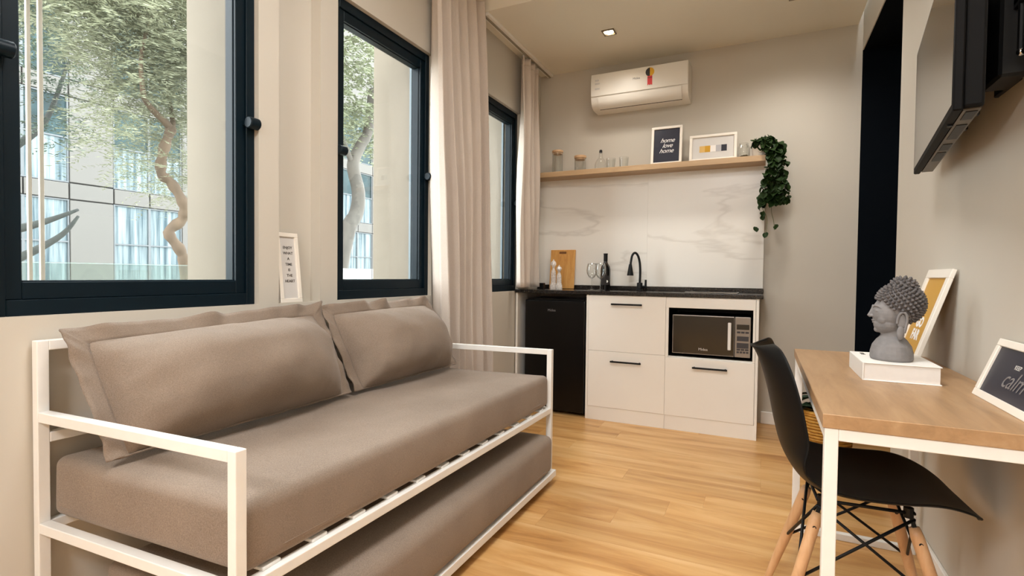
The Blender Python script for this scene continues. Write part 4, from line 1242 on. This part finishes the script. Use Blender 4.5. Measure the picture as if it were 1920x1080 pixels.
def curls(c, r, n, ok):
    g = math.pi*(3-math.sqrt(5))
    for i in range(n):
        zz = 1-2*(i+0.5)/n
        rr = math.sqrt(1-zz*zz)
        d = Vector((rr*math.cos(g*i), rr*math.sin(g*i), zz))
        p = Vector(c)+Vector((d.x*r[0], d.y*r[1], d.z*r[2]))
        nn = Vector((d.x/r[0], d.y/r[1], d.z/r[2])).normalized()
        if ok(p):
            rot = nn.to_track_quat('Z', 'Y').to_matrix()
            cu.lathe([(0.0046, -0.002), (0.0044, 0.0018), (0.0032, 0.0058), (0.0016, 0.0080), (0.0, 0.0086)], p, 7, rot.to_4x4())
curls((0.020, 0, 0.170), (0.0515, 0.0475, 0.0515), 330, lambda p: hair_ok(p) and (p-Vector((0.026, 0, 0.212))).length > 0.027)
curls((0.026, 0, 0.212), (0.028, 0.027, 0.026), 84, lambda p: (p-Vector((0.020, 0, 0.170))).length > 0.046)
c = cu.xf(HM).build('hair_curls', STONED, t, True); c['kind'] = 'stuff'
for s in (-1, 1):
    e = MB()
    e.tube(smooth_path([(0.006, s*0.0455, 0.118), (0.008, s*0.047, 0.136), (0.014, s*0.0485, 0.147), (0.023, s*0.049, 0.146), (0.027, s*0.0485, 0.132), (0.025, s*0.047, 0.112), (0.022, s*0.046, 0.095)], 5), 0.0032, 8)
    e.ell((0.016, s*0.045, 0.125), (0.010, 0.003, 0.020), 14, 10)
    e.ell((0.014, s*0.0455, 0.094), (0.0088, 0.0052, 0.0185), 14, 10)
    e.xf(HM).build('ear', STONE, t, True)

t, lm, d = picture('framed_print', 'white framed ochre print leaning on the right wall behind the stone head', (0.4335, 2.192, DZ+0.0005), 0.262, 0.335, 0.030, PAPERO, R(17.0), R(-90), dep=0.013)
pict_text(t, lm, d, 'GO', 0.048, 0.0, 0.148, INKW, offset=0.0022)
pict_text(t, lm, d, 'FAR', 0.048, 0.0, 0.104, INKW, offset=0.0022)
t, lm, d = picture('framed_print', 'white framed navy print with grey lettering leaning at the near end of the desk', (0.479, 1.522, DZ+0.0005), 0.325, 0.152, 0.018, PAPERN, R(20.0), R(-90), dep=0.012)
pict_text(t, lm, d, 'KEEP', 0.015, -0.012, 0.096, PAPERG)
pict_text(t, lm, d, 'calm', 0.060, 0.000, 0.064, INKG, shear=0.4)

# ------------------------------------------------------------------ shell chair
t = thing('shell_chair', 'black moulded shell chair on splayed beech legs pushed under the desk', 'chair', (0.252, 1.79, 0), R(4))
prof = [(-0.286, 0.812, .085), (-0.272, 0.800, .150), (-0.250, 0.745, .195), (-0.228, 0.66, .222), (-0.212, 0.58, .230), (-0.190, 0.505, .232), (-0.148, 0.449, .233), (-0.085, 0.424, .233), (0.0, 0.417, .230), (0.09, 0.421, .224), (0.16, 0.427, .208), (0.21, 0.423, .182), (0.243, 0.414, .140), (0.254, 0.408, .085)]
pp = smooth_path([Vector((a, b, c)) for a, b, c in prof], 4)
def shell(u, v):
    i = v*(len(pp)-1)
    k = min(int(i), len(pp)-2)
    q = pp[k].lerp(pp[k+1], i-k)
    s = u*2-1
    # how upright the section is: 1 in the back, 0 in the seat
    upn = max(0, min(1, (q.y-0.43)/0.16))
    upn = upn*upn*(3-2*upn)
    fwd = 0.060*upn*abs(s)**2.2
    lift = (0.045*(1-upn)+0.02*upn*(1-v))*abs(s)**2.4*(1-0.9*max(0, (v-0.72)/0.28))
    drop = 0.012*abs(s)**3*max(0, (v-0.75)/0.25)
    return Vector((q.x+fwd, s*q.z, q.y+lift-drop))
sh = MB().grid(shell, 28, len(pp)*1)
ob = sh.build('seat_shell', SEATB, t, True)
sd = ob.modifiers.new('thick', 'SOLIDIFY'); sd.thickness = 0.006; sd.offset = -1
ss = ob.modifiers.new('soft', 'SUBSURF'); ss.levels = 1; ss.render_levels = 1
tops, feet = [], []
for sx in (-1, 1):
    for sy in (-1, 1):
        a = Vector((0.005+sx*0.112, sy*0.095, 0.362)); b = Vector((0.005+sx*0.215, sy*0.168, 0.0))
        MB().tube([a, a.lerp(b, 0.06), a.lerp(b, 0.5), b.lerp(a, 0.02), b], [0.0125, 0.0158, 0.0150, 0.0105, 0.0095], 14).build('leg', BEECH, t, True)
        tops.append(a); feet.append(b)
        br = MB().bar(a.lerp(b, 0.12), a+Vector((-sx*0.012, -sy*0.004, 0.046)), 0.010, 0.006, (0, 1, 0), 0.001)
        br.build('leg_bracket', BLACKM, t)
        MB().lathe([(0.0, -0.0155), (0.005, -0.0155), (0.005, 0.0155), (0.0, 0.0155)], a.lerp(b, 0.10)+Vector((0, 0, 0)), 10, Matrix.Rotation(R(90), 4, 'X')).build('bolt', BLACKM, t)
rod = 0.0042
def wire(p, q):
    MB().tube([p, q], rod, 8).build('brace_rod', BLACKM, t, True)
for i, j in ((0, 1), (2, 3), (0, 2), (1, 3)):
    lo_i, lo_j = tops[i].lerp(feet[i], 0.50), tops[j].lerp(feet[j], 0.50)
    hi_i, hi_j = tops[i]+Vector((0, 0, 0.02)), tops[j]+Vector((0, 0, 0.02))
    wire(lo_i, hi_j); wire(lo_j, hi_i)
sf = MB()
loop = [tops[0], tops[2], tops[3], tops[1], tops[0]]
sf.tube([q+Vector((0, 0, 0.036)) for q in loop], 0.005, 8)
sf.build('under_frame', BLACKM, t, True)
for q in tops:
    MB().lathe([(0.012, 0), (0.012, 0.026)], Vector((q.x*0.9, q.y*0.95, 0.385)), 12).build('mount', BLACK, t)

# ------------------------------------------------------------------ television
t = thing('television', 'black flat television on a swivel wall bracket', 'television', (0.361, 1.434, 1.385))
d = Vector((0.125, 0.989, 0)).normalized(); bk = Vector((d.y, -d.x, 0))
mx = Matrix((d, bk, Vector((0, 0, 1)))).transposed().to_4x4()
TVW, TVH, TVT = 0.82, 0.415, 0.054
TVB = mat('tv_black', srgb(8, 7, 7), 0.6, var=0.06, spec=0.12)
SCR = mat('tv_screen', srgb(12, 11, 10), 0.10, var=0.03, coat=0.6)
TVG = mat('tv_underside', srgb(74, 64, 50), 0.4, var=0.05)
MB().box(0, TVW, 0.0, 0.018, 0, TVH, 0.003, 1).xf(mx).build('bezel', TVB, t)
MB().box(0.010, TVW-0.010, -0.001, 0.001, 0.016, TVH-0.010).xf(mx).build('screen', SCR, t)
MB().box(0.006, TVW-0.006, 0.018, TVT, 0.006, TVH-0.006, 0.006, 2).xf(mx).build('back_shell', TVB, t)
MB().box(0.020, TVW-0.020, 0.020, TVT-0.004, 0.0025, 0.0065).xf(mx).build('underside', TVG, t)
for a, b in ((0.03, 0.10), (0.15, 0.30), (0.36, 0.44), (0.47, 0.60)):
    MB().box(a, b, 0.026, TVT-0.008, 0.0008, 0.003).xf(mx).build('vent', BLACK, t)
MB().lathe([(0.0, -0.004), (0.006, -0.004), (0.006, 0.002), (0.0, 0.002)], (0.13, 0.012, 0.0), 12).xf(mx).build('sensor', BLACK, t)
MB().box(0.18, TVW-0.18, TVT, TVT+0.018, 0.07, TVH-0.08, 0.008, 2).xf(mx).build('rear_bulge', TVB, t)
t2 = thing('tv_bracket', 'black swivel wall bracket behind the television', 'wall bracket', (0.54, 1.75, 1.5))
o = t2.location
MB(o).box(0.538, 0.549, 1.66, 1.80, 1.50, 1.86, 0.002, 1).build('wall_plate', BLACKM, t2)
def Tm(a, b, c): return mx @ Vector((a, b, c)) + Vector((0.361, 1.434, 1.385))
MB(o).bar(Tm(0.41, TVT+0.0225, 0.09), Tm(0.41, TVT+0.0225, 0.36), 0.006, 0.16, d).build('mount_plate', BLACKM, t2)
for a in (0.32, 0.48):
    MB(o).bar(Tm(a, TVT+0.032, 0.06), Tm(a, TVT+0.032, 0.40), 0.026, 0.012, bk).build('tilt_arm', BLACKM, t2)
MB(o).bar(Tm(0.36, TVT+0.044, 0.22), (0.530, 1.73, 1.605), 0.03, 0.10).build('swing_arm', BLACKM, t2)
MB(o).box(0.480, 0.5375, 1.58, 1.70, 1.49, 1.75, 0.006, 1).build('swivel_head', BLACKM, t2)
for yy, zz in ((1.552, 1.535), (1.522, 1.528)):
    MB(o).tube([(0.508, yy, zz), (0.508, yy, zz+0.25)], 0.007, 10).build('rod', BLACKM, t2)
    MB(o).bar((0.508, yy, zz+0.12), (0.508, 1.585, zz+0.12), 0.012, 0.02).build('clamp', BLACKM, t2)
    MB(o).ell((0.508, yy, zz-0.004), (0.009, 0.009, 0.009), 12, 8).build('screw_cap', CHROME, t2, True)

# ------------------------------------------------------------------ basket with plant behind the desk
def mat_wicker():
    m, nt, p = nodes('golden_wicker')
    L = nt.links
    tc = nt.nodes.new('ShaderNodeTexCoord')
    mp = nt.nodes.new('ShaderNodeMapping'); mp.inputs['Scale'].default_value = (25, 25, 70)
    L.new(tc.outputs['Object'], mp.inputs['Vector'])
    nz = nt.nodes.new('ShaderNodeTexNoise'); nz.inputs['Scale'].default_value = 1.2; nz.inputs['Detail'].default_value = 4
    L.new(mp.outputs[0], nz.inputs['Vector'])
    cr = nt.nodes.new('ShaderNodeValToRGB')
    cr.color_ramp.elements[0].position = 0.3; cr.color_ramp.elements[0].color = srgb(150, 98, 26)
    cr.color_ramp.elements[1].position = 0.7; cr.color_ramp.elements[1].color = srgb(206, 154, 62)
    L.new(nz.outputs['Fac'], cr.inputs['Fac']); L.new(cr.outputs['Color'], p.inputs['Base Color'])
    p.inputs['Roughness'].default_value = 0.6
    return m
WICK = mat_wicker()
t = thing('basket_planter', 'golden woven basket holding a dark leafy plant behind the desk', 'plant', (0.325, 3.38, 0))
bk_ = MB()
for k in range(17):
    z = 0.012+k*0.0160
    r_ = 0.115+0.012*math.sin(math.pi*k/17)+0.006*k/17
    bk_.tube([Vector(((r_+0.004*math.sin(i*math.pi+k*math.pi))*math.cos(i*2*math.pi/40), (r_+0.004*math.sin(i*math.pi/1.0+k*math.pi+0.8*(i % 2)))*math.sin(i*2*math.pi/40), z)) for i in range(41)], 0.0085, 6, False)
w_ = bk_.build('woven_wall', WICK, t, True)
MB().tube([Vector((0.126*math.cos(i*2*math.pi/40), 0.126*math.sin(i*2*math.pi/40), 0.283)) for i in range(41)], 0.010, 8, False).build('rim', WICK, t, True)
MB().lathe([(0.0, 0.002), (0.11, 0.002), (0.11, 0.010), (0.0, 0.010)], n=24).build('bottom', WICK, t)
MB().lathe([(0.0, 0.245), (0.112, 0.245), (0.112, 0.255), (0.0, 0.258)], n=24).build('soil', mat('potting_soil', srgb(40, 30, 22), 0.95), t)
BL_ = [leaf_mesh('leaf', 0.11, 0.06, LEAFD, 0.35, 7), leaf_mesh('leaf', 0.085, 0.05, LEAFD, 0.55, 7)]
for k in range(34):
    a = k*2.399
    r_ = 0.02+0.075*((k % 7)/7)
    p = Vector((r_*math.cos(a), r_*math.sin(a), 0.258+0.10*(1-r_/0.1)+rnd.uniform(0, 0.05)))
    MB().tube([(p.x*0.5, p.y*0.5, 0.25), p], 0.0018, 5).build('stalk', STEM, t)
    put_leaf(BL_, t, p, a-R(90), rnd.uniform(-0.2, 0.7), rnd.uniform(0.8, 1.15))
